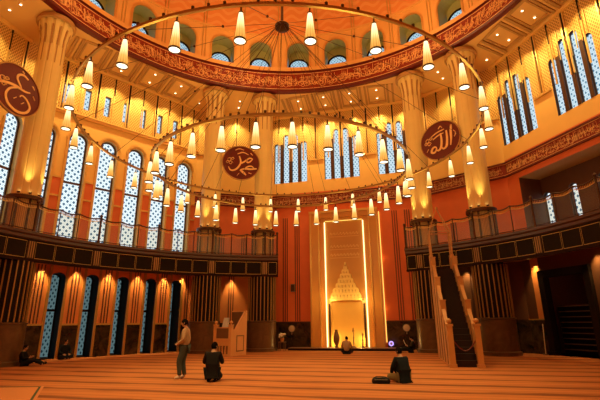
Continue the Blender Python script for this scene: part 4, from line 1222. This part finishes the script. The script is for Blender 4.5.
RECL = lr({'pelvis': (0, 0, .14, .15, .13), 'waist': (0, -.05, .30, .135, .11), 'chest': (0, -.08, .50, .15, .11), 'neck': (0, -.06, .67, .056), 'headb': (0, -.03, .74, .05), 'head': (0, .0, .80),
            'shoulder*': (.18, -.07, .59, .058), 'elbow*': (.25, .02, .36, .045), 'wrist*': (.14, .25, .36, .032), 'palm*': (.10, .31, .40, .032),
            'hip*': (.10, .06, .12, .10), 'knee*': (.13, .46, .26, .068), 'ankle*': (.12, .84, .07, .044), 'toe*': (.12, .93, .15, .034)})
LEFTWARD = radians(104.6)
person('standing man in beige shirt and grey trousers seen from the side', STAND, (-2.88, -.75, 0), LEFTWARD, 'shirt_beige', 'trousers_grey', 'sock_white', 1.01, (0, 1, -.22))
person('kneeling man in black jacket seen from behind, hands raised in front', KNEEL, (-1.74, -1.12, 0), radians(15), 'jacket_black', 'trousers_dark', 'jacket_black', 1.0, (.6, 1, 0), True)
person('man in dark top and olive trousers sitting on the carpet with a black bag', CROSS, (3.60, -.30, 0), radians(38), 'jacket_navy', 'trousers_olive', 'sock_white', .95, (-.35, 1, -.15), True)
person('man in cream shirt sitting before the lit prayer niche', CROSS, (.46, 10.1, 0), radians(2), 'shirt_cream', 'trousers_dark', 'sock_white', .93, (0, 1, -.1), False, True)
person('man in dark clothes sitting against the base of the nearest left column', RECL, (-11.72, 1.9, 0), radians(-62), 'jacket_black', 'trousers_dark', 'jacket_black', .9, (.3, 1, -.3))
person('man in dark navy clothes sitting cross-legged below the first narrow windows on the left', CROSS, (-12.80, 5.15, 0), radians(-112), 'jacket_navy', 'trousers_dark', 'jacket_black', .98, (0, 1, -.3))
rp_ = person('man in dark jacket reclining by the marble wall right of the prayer niche', RECL, (3.78, 11.45, 0), radians(98), 'jacket_black', 'trousers_dark', 'jacket_black', .92, (0, 1, -.35))
pp = MB(); pp.hexa([(-.11, 0, 0), (.11, 0, 0), (.11, .012, 0), (-.11, .012, 0)], [(-.11, .10, .28), (.11, .10, .28), (.11, .112, .28), (-.11, .112, .28)], 'white_cloth')
q = pp.build('booklet', loc=rp_.matrix_basis @ Vector((0, .34, .40))); q.rotation_euler = (0, 0, radians(98)); tag(q, 'white booklet held by the man reclining right of the prayer niche', 'booklet')
bg = thing('shoulder_bag', 'black soft bag on the carpet beside the sitting man', 'bag', (3.02, -.62, 0), radians(6)); bg.scale = (.72, .72, .66)
m = MB(); rows = []
for z, rx, ry in ((0, .27, .13), (.02, .33, .17), (.1, .35, .18), (.19, .31, .15), (.23, .2, .08)):
    rows.append([(rx * abs(cos(a)) ** .6 * (1 if cos(a) > 0 else -1), ry * abs(sin(a)) ** .7 * (1 if sin(a) > 0 else -1), z + .015 * sin(3 * a)) for a in [2 * pi * j / 24 for j in range(24)]])
m.grid(rows, 'bag_black', True); m.face(rows[-1], 'bag_black'); m.face(rows[0][::-1], 'bag_black'); part(m, 'body', bg, 50)
m = MB(); m.tube([(-.26, .02, .2), (-.18, -.02, .26), (0, -.04, .27), (.18, -.02, .25), (.26, .02, .18)], .016, 'jacket_black', 6); part(m, 'strap', bg)
m = MB(); m.tube([(-.24, -.165, .16), (.24, -.165, .16)], .008, 'grey_plastic', 5); part(m, 'zipper', bg)

# ------------------------------------------------------------------ lights
WARM = (1., .77, .27); WARM2 = (1., .80, .30)
def point(p, e, col=WARM, r=.1):
    l = bpy.data.lights.new('point_light', 'POINT'); l.energy = e; l.color = col; l.shadow_soft_size = r
    o = bpy.data.objects.new('point_light', l); COL.objects.link(o); o.location = p; return o
def spot(p, to, e, ang, col=WARM, blend=.6, r=.05):
    l = bpy.data.lights.new('spot_light', 'SPOT'); l.energy = e; l.color = col; l.spot_size = radians(ang); l.spot_blend = blend; l.shadow_soft_size = r
    o = bpy.data.objects.new('spot_light', l); COL.objects.link(o); o.location = p
    o.rotation_euler = (Vector(to) - Vector(p)).to_track_quat('-Z', 'Y').to_euler(); return o
for i in range(10):
    x, y, z = pol(R1, radians(8 + 36 * i), Z1 - .75); point((x, y, z), 42); spot((x, y, z), (x * .8, y * .8, 0), 270, 100, WARM2, 1., .12); spot((x, y, Z1 + .2), (x * 1.35, y * 1.35, 16), 430, 150, WARM, 1., .12)
for i in range(6):
    x, y, z = pol(R2, radians(9.4 + 60 * i), Z2 - .75); point((x, y, z), 30); spot((x, y, z), (x * .9, y * .9, 0), 210, 100, WARM2, 1., .12)
for i in range(6): point(pol(9.5, radians(60 * i + 30), 20.2), 320, (1., .56, .2), .3)   # cove light on the dome
for M, s, d in SPOTS:
    a = M @ Vector((s, d, ZC - .12)); b = M @ Vector((s, -.1, 13.2)); spot(a, b, 470, 90, WARM2, 1.)
for p in CP:
    az = atan2(p.x, p.y)
    for sgn in (-1, 1):
        a = az + pi + radians(35 * sgn); q = Vector((p.x + .86 * sin(a), p.y + .86 * cos(a), 7.5)); spot(q, (p.x + .60 * sin(a), p.y + .60 * cos(a), 12.5), 170, 60, WARM, 1.)
for M, s, d in LOWSPOT:
    a = M @ Vector((s, -.24, ZS - .05)); b = M @ Vector((s, -.02, 2.2)); spot(a, b, 230, 70, (1., .64, .22), .8)
for x in (-.8, .8): point(MF @ Vector((x, -.6, .5)), 30, (1., .6, .14), .1)
for x in (-1.0, 1.0): point(MF @ Vector((x, -1.3, 2.9)), 34, (1., .62, .16), .1)  # added points in the air before the niche, to brighten the hood
point(MF @ Vector((2.40, -.2, 2.4)), 1.2, (1., .5, .12), .1); point(MF @ Vector((2.40, -.2, 5.5)), 1.2, (1., .5, .12), .1)
q = MR @ Vector((-2.3, 1.6, 3.6)); point(q, 4, (1., .45, .15), .1)

wd = bpy.data.worlds.new('World'); SC.world = wd; wd.use_nodes = True
wd.node_tree.nodes['Background'].inputs[0].default_value = (.55, .7, .85, 1); wd.node_tree.nodes['Background'].inputs[1].default_value = .3

# ------------------------------------------------------------------ camera
cam = bpy.data.cameras.new('camera'); co = bpy.data.objects.new('camera', cam); COL.objects.link(co); SC.camera = co
cam.sensor_fit = 'HORIZONTAL'; cam.sensor_width = 36; cam.lens = 418.86 / 600 * 36; cam.clip_end = 200; cam.clip_start = .05
pt, ro, yw = radians(16.329), radians(-.609), radians(-14.572)
f = Vector((sin(yw) * cos(pt), cos(yw) * cos(pt), sin(pt))); ri = Vector((cos(yw), -sin(yw), 0)); up = ri.cross(f)
r2 = ri * cos(ro) + up * sin(ro); u2 = -ri * sin(ro) + up * cos(ro)
M = Matrix.Identity(4); M.col[0][:3] = r2; M.col[1][:3] = u2; M.col[2][:3] = -f; M.col[3][:3] = (4.035, -13.058, 1.6)
co.matrix_world = M
SC.view_settings.view_transform = 'Standard'; SC.view_settings.look = 'None'; SC.view_settings.gamma = 1; SC.view_settings.exposure = 0.0
try:
    SC.cycles.use_denoising = True; SC.cycles.max_bounces = 6; SC.cycles.sample_clamp_indirect = 4
except Exception: pass
